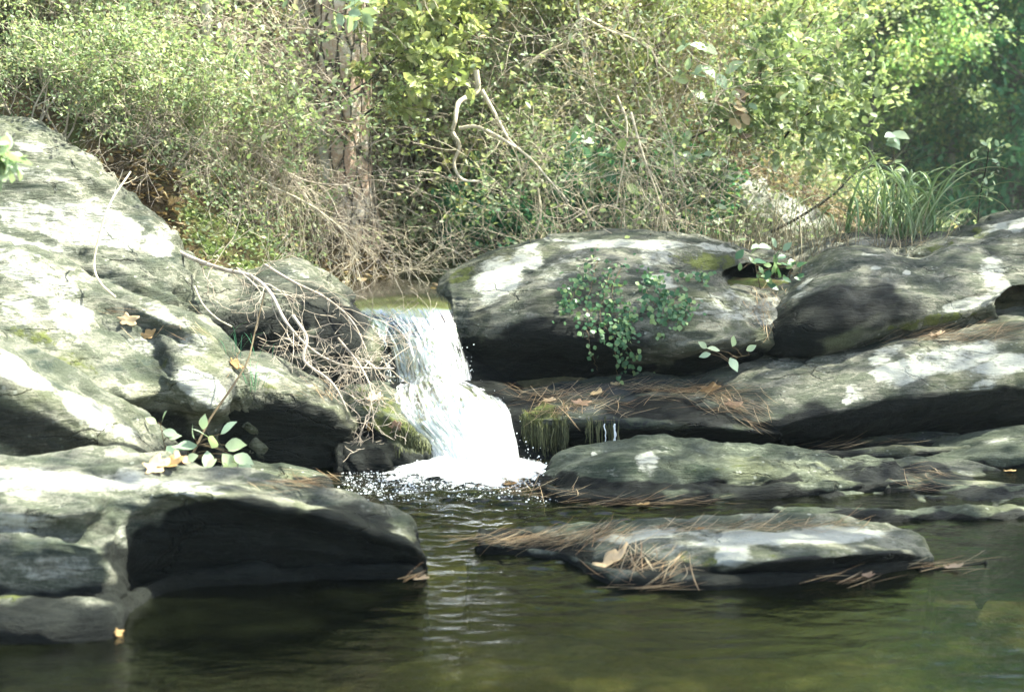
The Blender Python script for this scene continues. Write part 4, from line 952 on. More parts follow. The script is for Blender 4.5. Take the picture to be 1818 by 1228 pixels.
# ------------------------------------------------------------------ undergrowth on the bank
def ground_cover():
    n = 150000
    y = 6.4 + 8 * RS.rand(n) ** 1.3; x = RS.uniform(-.52, .5, n) * y
    d, s = creek_dist(x, y); keep = (d > .02) & (y > 6.5 + 1.3 * smooth(-1.3, -.6, x) + .3 * smooth(.5, 1.5, x))
    x, y = x[keep], y[keep]; z = ground_h(x, y) + .01
    nz = fbm(np.stack([x * 1.6, y * 1.6, x * 0], -1), 3, 91)
    g = (nz > .0)
    # green herbs
    xg, yg, zg = x[g], y[g], z[g]; m = len(xg)
    h = .02 + .26 * RS.rand(m) ** 1.8
    dirs = np.stack([RS.randn(m), RS.randn(m) - .4, .3 + .5 * RS.rand(m)], -1)
    V, Fc, at = leaves(np.stack([xg, yg, zg + h], -1), dirs, (.025 + .035 * RS.rand(m)) * (.5 + .5 * smooth(7, 9, yg)), None, .5)
    tag(mesh_np("undergrowth", V, Fc, LEAF_G, attrs=at), kind="stuff")
    xb, yb, zb = x[~g], y[~g], z[~g]; m = len(xb)
    dirs = np.stack([RS.randn(m), RS.randn(m), .25 * RS.randn(m)], -1)
    V, Fc, at = leaves(np.stack([xb, yb, zb + .01 + .03 * RS.rand(m)], -1), dirs, .03 + .05 * RS.rand(m), None, .75)
    tag(mesh_np("leaf_litter", V, Fc, LITTER, attrs=at), kind="stuff")
    # dry stalks
    L, w, r = [], [], []
    for i in range(9000):
        yy = 7.1 + 4.5 * RS.rand(); xx = RS.uniform(-.42, .30) * yy
        if creek_dist(np.array([xx]), np.array([yy]))[0][0] < .05: continue
        z0 = gz(xx, yy); hh = .12 + (.75 if xx < -.8 else .45) * RS.rand() ** 1.5; lx, ly = RS.randn(2) * .35
        b = RS.rand()
        L.append([(xx + lx * hh * t ** 1.6, yy + ly * hh * t ** 1.6, z0 + hh * (t - .45 * b * t ** 2.5)) for t in (0, .3, .6, .85, 1)])
        w.append(.0016 + .0016 * RS.rand()); r.append(RS.rand())
    V, Fc, at = ribbons(L, w, r)
    tag(mesh_np("dry_grass", V, Fc, STRAW, attrs=at), kind="stuff")
ground_cover()

def place(proto, spots, lab=None, first=[None]):
    if proto.get("placed"): spots = [None] + list(spots)
    for i, sp in enumerate(spots):
        if sp is None: continue
        px, y, s = sp; proto["placed"] = 1
        x = (px - 909) / F * y
        loc = (x, y, gz(x, y) - .02); rz = RS.rand() * 6.28
        if i == 0:
            proto.location = loc; proto.rotation_euler = (0, 0, rz); proto.scale = (s, s, s)
        else: copy_tree(proto, loc, rz, s)
def scatter_spots(n, px0, px1, y0, y1, s0=.8, s1=1.2, cl=.15):
    out = []
    for i in range(n):
        for _ in range(30):
            y = RS.uniform(y0, y1); px = RS.uniform(px0, px1); x = (px - 909) / F * y
            if creek_dist(np.array([x]), np.array([y]))[0][0] > cl and not (260 < px < 900 and y < 9.4) and not (1130 < px < 1560 and y < 11.2) and not (px > 1400 and y < 16): break
        out.append((px, y, RS.uniform(s0, s1)))
    return out
sh_y = shrub("shrub", "yellow-green leafy shrub growing on the bank behind the rocks", "shrub", LEAF_Y, TWIG_M, "yellow-green shrubs on the bank", h=1.5, per=9, size=.042)
place(sh_y, scatter_spots(13, 760, 1260, 9.2, 11.5))
sh_y2 = shrub("shrub", "tall thin yellow-green shrub mixed into the thicket", "shrub", LEAF_Y, TWIG_B, "tall thin yellow-green shrubs", h=2.1, stems=5, per=9, size=.045, lean=.3)
place(sh_y2, scatter_spots(16, 400, 1280, 9.8, 13))
sh_g = shrub("shrub", "grey-green small-leaved shrub tangled among dead twigs", "shrub", LEAF_G, TWIG_D, "grey-green shrubs on the bank", h=1.1, stems=7, per=4, size=.042, lean=.7)
place(sh_g, scatter_spots(14, 200, 1250, 7.9, 10, .5, .9))
place(sh_g, [(-60, 8.4, .9), (30, 9.2, 1), (110, 8.6, .8)])
place(sh_g, [(120, 6.75, .45), (180, 6.9, .5), (235, 6.95, .5), (290, 7.0, .45), (60, 6.7, .45), (-80, 7.0, .8), (40, 7.2, .8), (140, 7.4, .8), (230, 7.3, .7), (300, 7.2, .6), (380, 7.5, .7), (450, 7.6, .7)])
sh_g2 = shrub("shrub", "broad-leaved green shrub in the thicket on the slope", "shrub", LEAF_G, TWIG_M, "broad-leaved shrubs on the slope", h=1.7, stems=5, per=3, size=.065, spread=.06, width=1.4)
place(sh_g2, scatter_spots(18, -150, 1150, 9.2, 12.5))
sh_t = shrub("shrub", "low deep green shrub close to the ground", "shrub", LEAF_T, TWIG_M, "low deep green shrubs", h=.45, stems=8, per=7, size=.04, lean=1.0, r=.006)
place(sh_t, [(880, 8.9, .8), (930, 8.7, 1), (980, 8.6, 1.1), (1040, 8.9, 1), (1100, 9, 1), (1180, 9.4, 1), (1000, 9.2, 1.2)])
sh_l = shrub("shrub", "loose pale green shrub beyond the bright boulder", "shrub", LEAF_G, TWIG_B, "loose pale shrubs beyond the bright boulder", h=2.0, stems=5, per=4, size=.055, lean=.5, kids=4)
place(sh_l, scatter_spots(9, 1100, 1330, 10.8, 15) + [(1420, 17, .9), (1480, 20, 1), (1380, 16, .8), (1550, 24, 1.1)])
d1 = shrub("dead_shrub", "bare tangled dead shrub bleached beige", "dead shrub", None, TWIG_D, "bleached dead shrubs", h=.95, stems=8, depth=3, kids=4, lean=1.1, wob=.24, grav=-.05, r=.005)
place(d1, [(200, 7.0, .5), (330, 7.1, .5), (130, 7.3, .6), (270, 7.4, .7), (60, 8.2, .9), (150, 7.7, .8), (240, 8.4, 1), (330, 7.6, .7), (380, 7.9, .8), (430, 7.4, .6), (480, 7.7, .5), (540, 7.6, .4), (100, 8.9, 1.1), (300, 9, 1.1), (600, 8.0, .45), (380, 9.0, .9)])
d2 = shrub("dead_shrub", "sparse dead shrub of long pale stalks among green leaves", "dead shrub", None, TWIG_P, "sparse pale dead shrubs", h=1.4, stems=5, depth=2, kids=4, lean=.8, wob=.15, grav=-.05, r=.006)
place(d2, [(900, 8.1, .6), (950, 8.6, .8), (1010, 8, .55), (1080, 8.4, .8), (1130, 7.9, .5), (1180, 8.2, .6), (1230, 8.8, .7), (1000, 9.3, 1), (860, 9.4, 1), (1330, 8.2, .4), (1500, 9.2, .4), (720, 9.6, .9)])

dl = shrub("dry_shrub", "dry brush shrub with withered tan leaves", "dry shrub", STRAW, TWIG_D, "dry tan brush on the slope", h=1.2, stems=7, depth=2, kids=5, per=3, size=.036, lean=.6, wob=.2, grav=-.03, r=.006)
place(dl, [(20, 7.6, .8), (90, 8.0, .9), (160, 7.7, .9), (220, 8.3, 1.1), (290, 7.9, .9), (350, 8.6, 1), (420, 9.2, 1.2), (60, 9, 1.2), (180, 9.3, 1.3), (300, 9.6, 1.3), (700, 9.3, .8), (950, 9.0, .9), (1080, 9.4, .9), (480, 9.9, 1.2), (820, 9.8, 1.0), (1200, 9.6, .9)])
d3 = shrub("thin_shrub", "airy thin-twigged shrub nearly leafless, with a few pale leaves", "thin shrub", LEAF_G, TWIG_D, "airy nearly leafless shrubs", h=1.35, stems=6, depth=3, kids=4, per=1, size=.035, lean=.55, wob=.18, grav=-.03, r=.006)
place(d3, [(250, 7.7, .9), (330, 8.1, 1.05), (395, 8.4, 1.1), (180, 8.1, 1), (100, 7.8, .9), (20, 8, 1), (720, 9.1, .8), (800, 9.0, .7), (900, 8.7, .9), (980, 8.4, .9), (1060, 8.2, .85), (1120, 8.7, 1), (1200, 8.9, .9), (840, 9.5, 1.2), (1300, 9.0, .5), (60, 7.6, .8), (300, 8.8, 1.2), (150, 8.6, 1.2)])
# ------------------------------------------------------------------ trees
def tree_proto(label, h, r, leafmat, barkmat, group, low=.15, n_l=16, per=5, size=.16, crown_w=.3, name="tree", spread=.16):
    t = empty(name, (0, 0, 0), label, "tree", group)
    T = Tubes(); pts = [(RS.randn() * .03 * i * r * 4, RS.randn() * .03 * i * r * 4, -.3 + (h + .3) * i / 12) for i in range(13)]
    T.add(pts, np.linspace(r, r * .18, 13), 12)
    tips = []
    for k in range(n_l):
        f = low + (.97 - low) * (k + RS.rand()) / n_l; i = min(11, int(f * 12))
        a = RS.rand() * 6.283; q = Vector(pts[i])
        L = h * crown_w * (1.05 - .6 * abs(f - .45)) * (.6 + .6 * RS.rand())
        grow(T, q, (math.cos(a), math.sin(a), .25 + .4 * f), L, r * .32, 2, spread=.8, wob=.14, grav=.01, kids=4, tips=tips, minr=.004, sides=5)
    T.build("trunk", barkmat, t)
    V, Fc, at = tips_to_leaves(tips, per, size, spread, .65)
    mesh_np("crown", V, Fc, leafmat, t, attrs=at)
    return t
t1 = tree_proto("slender tree with yellow-green autumn crown in the wood beyond the bank", 9, .09, LEAF_F, BARK_G, "yellow-green trees in the wood", low=.12, n_l=22, per=11, size=.105)
place(t1, scatter_spots(22, -200, 1250, 15, 36, .8, 1.3, 1.6))
place(t1, [(1480, 32, 1.1), (1560, 36, 1.2), (1620, 40, 1.3), (1700, 42, 1.3), (1790, 40, 1.2), (1880, 44, 1.3), (1400, 26, 1), (1950, 38, 1.2), (1500, 24, .8), (1580, 27, .85), (1640, 30, .9), (1700, 34, .9), (1600, 21, .62), (1540, 19, .6), (1760, 31, .8)])
t2 = tree_proto("tall tree with deep green crown in the far shade", 11, .13, LEAF_T, BARK_G, "deep green trees in the far shade", low=.06, n_l=26, per=7, size=.17)
place(t2, [(1725, 23, .62), (1790, 21, .62), (1860, 20, .7), (1730, 29, .8), (1810, 25, .75), (1890, 23, .9), (1660, 36, .8), (1770, 36, 1.1), (1840, 33, 1.), (1950, 28, 1), (1700, 44, 1.2), (1600, 46, 1.2), (1820, 46, 1.3), (1500, 48, 1.2), (2050, 30, 1.1)])
t3 = tree_proto("broad pale-leaved tree in the wood", 8, .08, LEAF_Y, BARK_P, "broad pale-leaved trees in the wood", low=.2, n_l=20, per=6, size=.13, crown_w=.36)
place(t3, scatter_spots(16, -300, 1150, 13.5, 22, .8, 1.2, 1.6))
far = scatter_spots(44, -700, 2500, 40, 75, 1.1, 1.5)
for (px, y, s_) in far:
    x = (px - 909) / F * y
    copy_tree(t1 if RS.rand() < .6 else t2, (x, y, gz(x, y) - .1), RS.rand() * 6.28, s_)

t4 = tree_proto("tall creekside tree whose open crown hangs over the pool from the side", 10, .15, LEAF_G, BARK_G, "creekside trees leaning over the pool", low=.45, n_l=15, per=2, size=.12, crown_w=.30, spread=.14)
for i, (x, y, s_) in enumerate([(4.3, 4.4, .85), (6.2, 8.2, 1.0), (3.4, 2.2, .9)]):
    if i == 0: t4.location = (x, y, gz(x, y)); t4.scale = (s_, s_, s_)
    else: copy_tree(t4, (x, y, gz(x, y)), RS.rand() * 6.28, s_)

def trunk(name, label, group, spec, mat, h=12, crown=True, lean=0., cat="tree", disp=.012):
    px, y, r = spec; x = (px - 909) / F * y; z = gz(x, y)
    t = empty(name, (x, y, z), label, cat, group)
    n, m = 160, 48
    zz = np.linspace(-.2, h, n); th = np.linspace(0, 2 * math.pi, m, endpoint=False)
    R = r * (1 - .55 * zz.clip(0) / h) * (1 + .35 * np.exp(-zz.clip(0) * 6))
    Z, Th = np.meshgrid(zz, th, indexing='ij'); RR = R[:, None] + 0 * Th
    q = np.stack([np.cos(Th) * 3, np.sin(Th) * 3, Z * 2.2], -1).reshape(-1, 3)
    RR = RR + disp * fbm(q, 4, 5, .6, ridge=True).reshape(RR.shape)
    V = np.stack([np.cos(Th) * RR + lean * Z, np.sin(Th) * RR, Z], -1).reshape(-1, 3)
    a = np.arange(n - 1)[:, None] * m; b = np.arange(m)[None]; b2 = (b + 1) % m
    Fc = np.stack([a + b, a + b2, a + m + b2, a + m + b], -1).reshape(-1, 4)
    mesh_np("trunk", V, Fc, mat, t)
    if crown:
        T = Tubes(); tips = []
        for k in range(14):
            a_ = RS.rand() * 6.28; f = .6 + .38 * k / 14
            grow(T, (lean * h * f, 0, h * f), (math.cos(a_), math.sin(a_), .2), 1.6 * (1.2 - f), r * .2, 2, tips=tips, kids=4, minr=.004)
        T.build("branch", mat, t)
        V, Fc, at = tips_to_leaves(tips, 8, .14, .1, .4, .2)
        mesh_np("crown", V, Fc, LEAF_T, t, attrs=at)
    return t
trunk("pine_tree", "thick trunk with pink-brown scaly bark plates, taller of the pair", None, (612, 8.45, .165), BARK, disp=.02)
trunk("pine_tree", "darker scaly trunk leaning beside the thick pink-brown trunk", None, (540, 8.6, .11), BARK, h=10, lean=.03, disp=.016)
trunk("tree", "thin pale whitish trunk left of the scaly pines", None, (374, 7.7, .032), BARK_P, h=8, lean=.01, disp=.003)
trunk("tree", "slim grey trunk standing in the distant green shade", None, (1738, 23, .07), BARK_P, h=12, lean=-.01, disp=.004)
trunk("tree", "slim grey trunk paler than its neighbour, by the yellow-green wood", None, (1683, 21, .055), BARK_P, h=10, disp=.004)
for i in range(26):
    px = RS.uniform(-20, 1250); y = RS.uniform(8.3, 11.5)
    if 560 < px < 900: y += 1.2
    trunk("sapling", ["slim bare pale sapling stem rising through the thicket", "slim dark sapling stem rising through the thicket"][i % 2], ["pale sapling stems in the thicket", "dark sapling stems in the thicket"][i % 2], (px, y, RS.uniform(.008, .018)), [BARK_P, BARK_G][i % 2], h=RS.uniform(3, 4.5), crown=False, lean=RS.randn() * .12, cat="sapling", disp=.002)
def snag():
    x = (575 - 909) / F * 8.3; t = empty("tree_stump", (x, 8.3, gz(x, 8.3)), "short pale broken snag at the foot of the scaly trunks", "stump")
    T = Tubes(); T.add([(0, 0, -.1), (0, 0, .1), (.01, 0, .3), (-.01, 0, .5), (0, .01, .62)], [.07, .05, .045, .035, .012], 12)
    T.build("trunk", BARK_P, t)
snag()

# ------------------------------------------------------------------ single branches
def branch(name, label, pts, r0, r1, mat, cat="branch", twigs=0, tl=.2, depth=1, kids=3, spread=.7, grav=0., leafmat=None, per=3, lsize=.04, lwidth=1.0, group=None, wob=.2, rs=None, jit=.0):
    W = crom([tuple(P(*q)) for q in pts], max(14, len(pts) * 6))
    W = W + RS.randn(*W.shape) * jit
    base = tuple(W[0]); t = empty(name, base, label, cat, group)
    T = Tubes(); T.add(W, np.linspace(r0, r1, len(W)), 8); T.build("stem", mat, t, loc=None); t.children[0].matrix_parent_inverse = Matrix.Translation(-Vector(base))
    if twigs:
        T2 = Tubes(); tips = []
        for k in range(twigs):
            i = RS.randint(int(len(W) * .15), len(W) - 1); d = W[i + 1] - W[i]; d = d / (np.linalg.norm(d) + 1e-9)
            a = Vector(d + RS.randn(3) * spread)
            grow(T2, W[i], a, tl * (.4 + .9 * RS.rand()), max(.0015, r0 * .24), depth, wob=wob, grav=grav, kids=kids, tips=tips, seg=6, minr=.0009)
        o = T2.build("twig", mat, t); o.matrix_parent_inverse = Matrix.Translation(-Vector(base))
        if leafmat:
            V, Fc, at = tips_to_leaves(tips, per, lsize, .012, .6, lwidth)
            o = mesh_np("foliage", V, Fc, leafmat, t, attrs=at); o.matrix_parent_inverse = Matrix.Translation(-Vector(base))
    return t
branch("dead_branch", "long grey dead branch falling from the tallest slope towards the cascade", [(300, 438, 6.25), (340, 458, 6.15), (395, 478, 6.05), (445, 490, 5.98), (480, 520, 5.92), (510, 575, 5.85), (560, 625, 5.82), (620, 650, 5.85), (700, 654, 5.9)], .011, .003, TWIG_D, twigs=26, tl=.30, depth=2, kids=3, spread=.9, grav=-.05)
branch("dead_branch", "crooked pale dead branch drooping past the small triangular boulder to the pool", [(520, 560, 5.8), (545, 600, 5.74), (540, 640, 5.7), (590, 680, 5.66), (620, 740, 5.62), (632, 800, 5.6), (640, 832, 5.6)], .007, .002, TWIG_D, twigs=26, tl=.2, depth=2, kids=3, spread=.9)
branch("dead_branch", "tangle of fine dead twigs over the grey rock at the lip of the cascade", [(470, 470, 6.2), (520, 500, 6.1), (580, 530, 6.05), (625, 570, 6.0), (650, 620, 5.95)], .007, .003, TWIG_D, twigs=18, tl=.28, depth=2, kids=3, spread=1.1)
branch("dead_branch", "thin dead branch hanging between the triangular boulder and the mossy rock", [(600, 600, 5.85), (640, 650, 5.75), (660, 700, 5.65), (650, 760, 5.6)], .005, .0015, TWIG_D, twigs=22, tl=.18, depth=2, kids=3, spread=1.0, grav=-.1)
branch("bare_stem", "pale curved bare stem standing in front of the tallest lichen-streaked slope", [(205, 528, 5.45), (178, 502, 5.45), (167, 470, 5.5), (176, 420, 5.55), (196, 360, 5.6), (232, 305, 5.7)], .005, .0035, TWIG_P, cat="stem", twigs=5, tl=.12, depth=0)
branch("bare_stem", "short pale curved stem against the grey rock under the dead branches", [(345, 508, 5.95), (360, 540, 5.9), (385, 565, 5.85), (412, 580, 5.85)], .004, .003, TWIG_P, cat="stem")
branch("dead_bough", "fan of fine bleached twigs drooping across the pale thin trunk", [(230, 55, 7.9), (310, 55, 7.8), (380, 75, 7.7), (450, 100, 7.7), (520, 140, 7.7)], .009, .003, TWIG_D, cat="dead bough", twigs=36, tl=.42, depth=2, kids=3, spread=.45, wob=.12)
branch("dead_bough", "upper fan of bleached twigs crossing the scaly trunks", [(330, -10, 7.8), (390, 40, 7.7), (440, 60, 7.7), (490, 100, 7.7)], .008, .003, TWIG_D, cat="dead bough", twigs=28, tl=.38, depth=2, kids=3, spread=.45, wob=.12)
branch("dead_bough", "lower fan of bleached twigs below the scaly trunks", [(300, 250, 7.4), (380, 235, 7.35), (450, 270, 7.3), (540, 320, 7.25), (620, 330, 7.2)], .009, .003, TWIG_D, cat="dead bough", twigs=34, tl=.42, depth=2, kids=3, spread=.7, wob=.15, grav=-.07)
branch("dead_bough", "bleached drooping bough with hanging fibres above the dark hollow of the bank", [(400, 300, 7.3), (480, 330, 7.2), (560, 370, 7.15), (620, 420, 7.1), (640, 450, 7.1)], .008, .003, TWIG_P, cat="dead bough", twigs=28, tl=.34, depth=2, kids=3, spread=.7, wob=.15, grav=-.12)
branch("dead_bough", "grey bare bough with crossing twigs at the upper corner above the tallest slope", [(-20, 40, 7.2), (80, 50, 7.2), (170, 45, 7.2), (270, 60, 7.3)], .01, .003, TWIG_D, cat="dead bough", twigs=24, tl=.4, depth=2, kids=3, spread=.6, wob=.16)
branch("vine", "twisted pale bare vine with sharp bends in the dark hollow of the thicket", [(845, 125, 7.9), (848, 160, 7.9), (830, 172, 7.85), (813, 185, 7.8), (808, 215, 7.75), (804, 235, 7.75), (816, 260, 7.7), (806, 290, 7.7), (820, 318, 7.65), (852, 322, 7.65)], .017, .006, TWIG_P, cat="vine")
branch("vine", "pale bare branch running down from the twisted vine to the ivy boulder", [(855, 160, 7.8), (880, 205, 7.8), (905, 250, 7.75), (945, 285, 7.7), (975, 320, 7.65), (1010, 358, 7.6)], .012, .004, TWIG_P, cat="vine", twigs=14, tl=.35, depth=1)
branch("vine", "thinner pale branch joining the twisted vine at its elbow", [(815, 228, 7.72), (845, 225, 7.7), (880, 240, 7.7), (915, 262, 7.7)], .010, .007, TWIG_P, cat="vine", twigs=8, tl=.3)
branch("dead_branch", "pale arching branch high over the middle of the thicket", [(1030, 28, 8.4), (1075, 52, 8.35), (1120, 68, 8.3), (1155, 90, 8.3), (1175, 120, 8.25), (1200, 142, 8.25)], .008, .004, TWIG_P, twigs=10, tl=.35)
branch("dead_branch", "mottled pale stick slanting up left of the arching branch", [(930, 122, 8.4), (965, 95, 8.4), (1000, 80, 8.4), (1025, 60, 8.4)], .013, .008, TWIG_P, twigs=8, tl=.3)
branch("dead_branch", "broken pale stick hanging over the ivy boulder", [(1095, 170, 8.), (1112, 215, 7.95), (1110, 270, 7.9), (1100, 330, 7.85), (1092, 380, 7.8)], .007, .003, TWIG_P, twigs=20, tl=.4, depth=1, grav=-.1)
branch("dead_branch", "bundle of pale stalks leaning over the crest of the ivy boulder", [(1120, 200, 7.9), (1140, 270, 7.8), (1165, 340, 7.75), (1190, 415, 7.7)], .008, .003, TWIG_P, twigs=30, tl=.45, depth=1, grav=-.12, spread=.5)
branch("dead_branch", "pale forked stick on the bank right of the dark hollow", [(940, 440, 7.9), (960, 380, 7.9), (955, 320, 7.9), (975, 270, 7.95)], .007, .003, TWIG_P, twigs=18, tl=.35, depth=1)
branch("dead_branch", "small dead brush heap on the bank beside the lip of the cascade", [(700, 488, 7.9), (745, 470, 7.8), (790, 440, 7.8), (840, 470, 7.75)], .006, .003, TWIG_P, twigs=50, tl=.3, depth=1, spread=1.1)
branch("black_branch", "thick black bare limb at the upper corner over the tallest slope", [(-10, 165, 7.4), (30, 125, 7.4), (62, 98, 7.4), (74, 78, 7.4), (76, 60, 7.4)], .017, .009, TWIG_B, twigs=8, tl=.4)
branch("black_branch", "thin black stem rising behind the crest of the tallest slope", [(42, 226, 7.2), (80, 190, 7.2), (115, 162, 7.2), (130, 135, 7.2), (200, 90, 7.3)], .009, .004, TWIG_B, twigs=8, tl=.4)
branch("black_branch", "black limb slanting above the twisted vine", [(640, 210, 7.9), (700, 160, 7.9), (770, 85, 7.95), (800, 30, 8.), (835, 5, 8.)], .006, .014, TWIG_B, twigs=14, tl=.5, leafmat=LEAF_Y, per=5, lsize=.055)
branch("black_branch", "dark thin twig crossing in front of the scaly trunks", [(585, 195, 7.8), (620, 165, 7.8), (660, 140, 7.8), (720, 90, 7.8), (780, 50, 7.9), (850, 38, 7.9)], .005, .003, TWIG_B, twigs=12, tl=.3, leafmat=LEAF_Y, per=5, lsize=.05)
branch("black_branch", "long black leafless branch slanting over the low ridge towards the grass clump", [(1368, 412, 8.0), (1420, 385, 8.0), (1480, 345, 8.0), (1530, 300, 8.05), (1600, 290, 8.1)], .009, .004, TWIG_B, twigs=18, tl=.45, depth=1, spread=.6)
branch("black_branch", "black forked stem standing behind the bright boulder", [(1290, 300, 9.), (1298, 255, 9.), (1320, 210, 9.), (1345, 150, 9.)], .008, .004, TWIG_B, twigs=16, tl=.5, leafmat=LEAF_G, per=4, lsize=.06)
branch("black_branch", "black stem leaning away above the bright boulder", [(1375, 275, 9.), (1400, 235, 9.), (1440, 200, 9.), (1500, 188, 9.1)], .009, .004, TWIG_B, twigs=16, tl=.5, leafmat=LEAF_G, per=4, lsize=.06)
branch("black_branch", "forked black twig with pale leaves above the dead arching branch", [(1215, 250, 8.6), (1270, 225, 8.6), (1330, 180, 8.7), (1400, 110, 8.8)], .007, .003, TWIG_B, twigs=16, tl=.45, leafmat=LEAF_G, per=5, lsize=.065)
branch("root", "grey root lying across the ground behind the low ridge", [(1480, 395, 10.2), (1540, 412, 10.0), (1620, 405, 10.0), (1700, 418, 10.1)], .035, .018, TWIG_M, cat="root")
branch("seedling", "small upright seedling with few leaves in front of the far creek", [(1735, 410, 7.7), (1740, 350, 7.7), (1752, 290, 7.7), (1756, 250, 7.7)], .004, .0025, TWIG_B, cat="seedling", twigs=7, tl=.11, leafmat=LEAF_P, per=1, lsize=.035, spread=1.1, kids=1)
branch("leafy_branch", "leafy twig with broad pale green leaves hanging before the scaly trunks", [(540, -20, 7.2), (575, 10, 7.2), (610, 25, 7.2), (655, 30, 7.2)], .005, .002, TWIG_M, twigs=5, tl=.16, leafmat=LEAF_P, per=1, lsize=.075, spread=1., kids=2)
branch("leafy_branch", "out-of-focus green leaf twig overlapping the crest of the tallest slope", [(-60, 250, 3.6), (-30, 255, 3.6), (0, 262, 3.6), (10, 280, 3.6)], .003, .0015, TWIG_M, twigs=4, tl=.03, leafmat=LEAF_P, per=2, lsize=.05, spread=1.)

# ------------------------------------------------------------------ broad-leaved sprigs
def sprig(label, pts, mat, spots, size, name="sprig", cat="sprig", r=.003, wood=TWIG_M):
    W = crom([tuple(P(*q)) for q in pts], 16); base = Vector(W[0])
    t = empty(name, base, label, cat)
    T = Tubes(); T.add(W, np.linspace(r, r * .5, 16), 6)
    pos, d = [], []
    for (px, py, y, ang, s_) in spots:
        a = P(px, py, y); i = np.argmin(np.linalg.norm(W - np.array(tuple(a)), axis=1))
        dv = np.array([math.cos(math.radians(ang)), -.45 + .3 * RS.randn(), math.sin(math.radians(ang))])
        T.add([W[i], (Vector(W[i]) + a) / 2 + Vector((0, 0, .008)), a], [.0014, .0011, .0009], 4)
        pos.append(tuple(a)); d.append(dv * s_)
    T.build("stem", wood, t).matrix_parent_inverse = Matrix.Translation(-base)
    d = np.array(d); sz = np.linalg.norm(d, axis=1) / 1.05 * size
    for k in range(len(pos)):
        V, Fc, at = leaves_hi(np.array(pos[k:k + 1]), d[k:k + 1], sz[k:k + 1] * 1.0, np.array([RS.rand()]), (0, -.6, .8), .82)
        mesh_np("leaf", V, Fc, mat, t, attrs=at).matrix_parent_inverse = Matrix.Translation(-base)
    return t
def fan(px, py, y, n, s_, spread=40, base_ang=60):
    return [(px + RS.randn() * spread * .45, py + RS.randn() * spread * .35, y + RS.randn() * .03, base_ang + RS.uniform(-130, 130), s_ * RS.uniform(.7, 1.2)) for _ in range(n)]
sprig("brown stem with large pale green leaves between the dark undercut boulder and the pool", [(325, 835, 4.75), (345, 800, 4.78), (372, 745, 4.85), (410, 690, 4.95), (440, 640, 5.05), (452, 590, 5.12), (470, 520, 5.2)], LEAF_P,
      [(372, 778, 4.7, 130, 1.1), (392, 770, 4.7, 45, 1.2), (350, 790, 4.68, 170, 1.), (376, 795, 4.66, 70, 1.), (400, 790, 4.66, 10, 1.2), (395, 805, 4.62, -50, 1.3), (352, 808, 4.62, 200, 1.), (415, 808, 4.62, -15, 1.2), (385, 815, 4.6, 215, 1.), (368, 800, 4.62, -80, 1.1), (345, 778, 4.7, 100, .9), (405, 800, 4.64, 25, 1.1), (425, 822, 4.6, -40, 1.1), (360, 762, 4.74, 80, .9), (330, 798, 4.66, 160, .9), (400, 822, 4.58, -80, 1.3)], .062, r=.005)
sprig("small sprig of blue-green leaves against the black gap left of the pale-leaved stem", [(300, 825, 4.8), (292, 790, 4.82), (285, 755, 4.85)], LEAF_P,
      [(278, 752, 4.84, 150, .7), (288, 748, 4.84, 70, .7), (290, 765, 4.83, -10, .8), (300, 778, 4.82, 20, .7), (296, 792, 4.8, -30, .9), (288, 800, 4.8, 200, .7)], .07, r=.0025)
sprig("dark glossy leafy plant rooted in the hollow between ivy boulder and hump-backed boulder", [(1350, 512, 6.62), (1345, 490, 6.58), (1340, 465, 6.56)], LEAF_I,
      fan(1335, 480, 6.52, 12, 1, 44) + fan(1375, 485, 6.52, 9, 1, 36), .055)
sprig("tuft of small leaves on the near side of the low ridge", [(1400, 500, 6.7), (1405, 475, 6.66), (1410, 458, 6.66)], LEAF_I, fan(1405, 470, 6.64, 16, .7, 32), .055)
sprig("pale two-leaved shoot at the foot of the black branch", [(1385, 462, 7.1), (1378, 445, 7.08)], LEAF_P, [(1378, 440, 7.06, 110, 1), (1390, 445, 7.06, 50, 1), (1368, 438, 7.06, 170, 1.1), (1350, 435, 7.06, 190, .9)], .06)
sprig("little plant with white-green leaves in the seam below the ivy boulder", [(1290, 650, 6.0), (1310, 635, 5.95), (1330, 630, 5.92)], LEAF_P, [(1278, 622, 5.92, 160, 1), (1262, 628, 5.95, 190, .9), (1300, 615, 5.9, 80, .9), (1296, 635, 5.9, -60, 1), (1325, 622, 5.9, 30, .8), (1255, 618, 5.95, 140, .8)], .06, r=.002)
sprig("tall weed with pale oval leaves growing through the grass clump", [(1590, 425, 7.9), (1592, 350, 7.9), (1588, 290, 7.9), (1585, 225, 7.9)], LEAF_P, fan(1590, 245, 7.88, 7, 1, 26) + fan(1590, 340, 7.86, 6, 1, 40), .075)
for (lab, x0, y0, dd, n, lm, sz) in (("large grey-green leaves among the twigs above the tallest slope", 165, 150, 7.3, 22, LEAF_P, .085), ("blue-green broad leaves behind the crest of the ivy boulder", 1060, 270, 8.0, 20, LEAF_I, .10),
                           ("pale whitish maple leaves above the bright boulder", 1240, 125, 8.3, 14, LEAF_P, .10), ("dark reddish leaf spray under the whitish leaves", 1310, 190, 8.3, 12, LITTER, .08),
                           ("pale green leaf spray near the black forked stem", 1235, 275, 8.4, 16, LEAF_P, .07)):
    sprig(lab, [(x0 - 10, y0 + 110, dd), (x0, y0 + 50, dd), (x0 + 8, y0 - 30, dd)], lm, fan(x0, y0, dd - .03, n, 1, 75), sz, name="leafy_plant", cat="leafy plant")

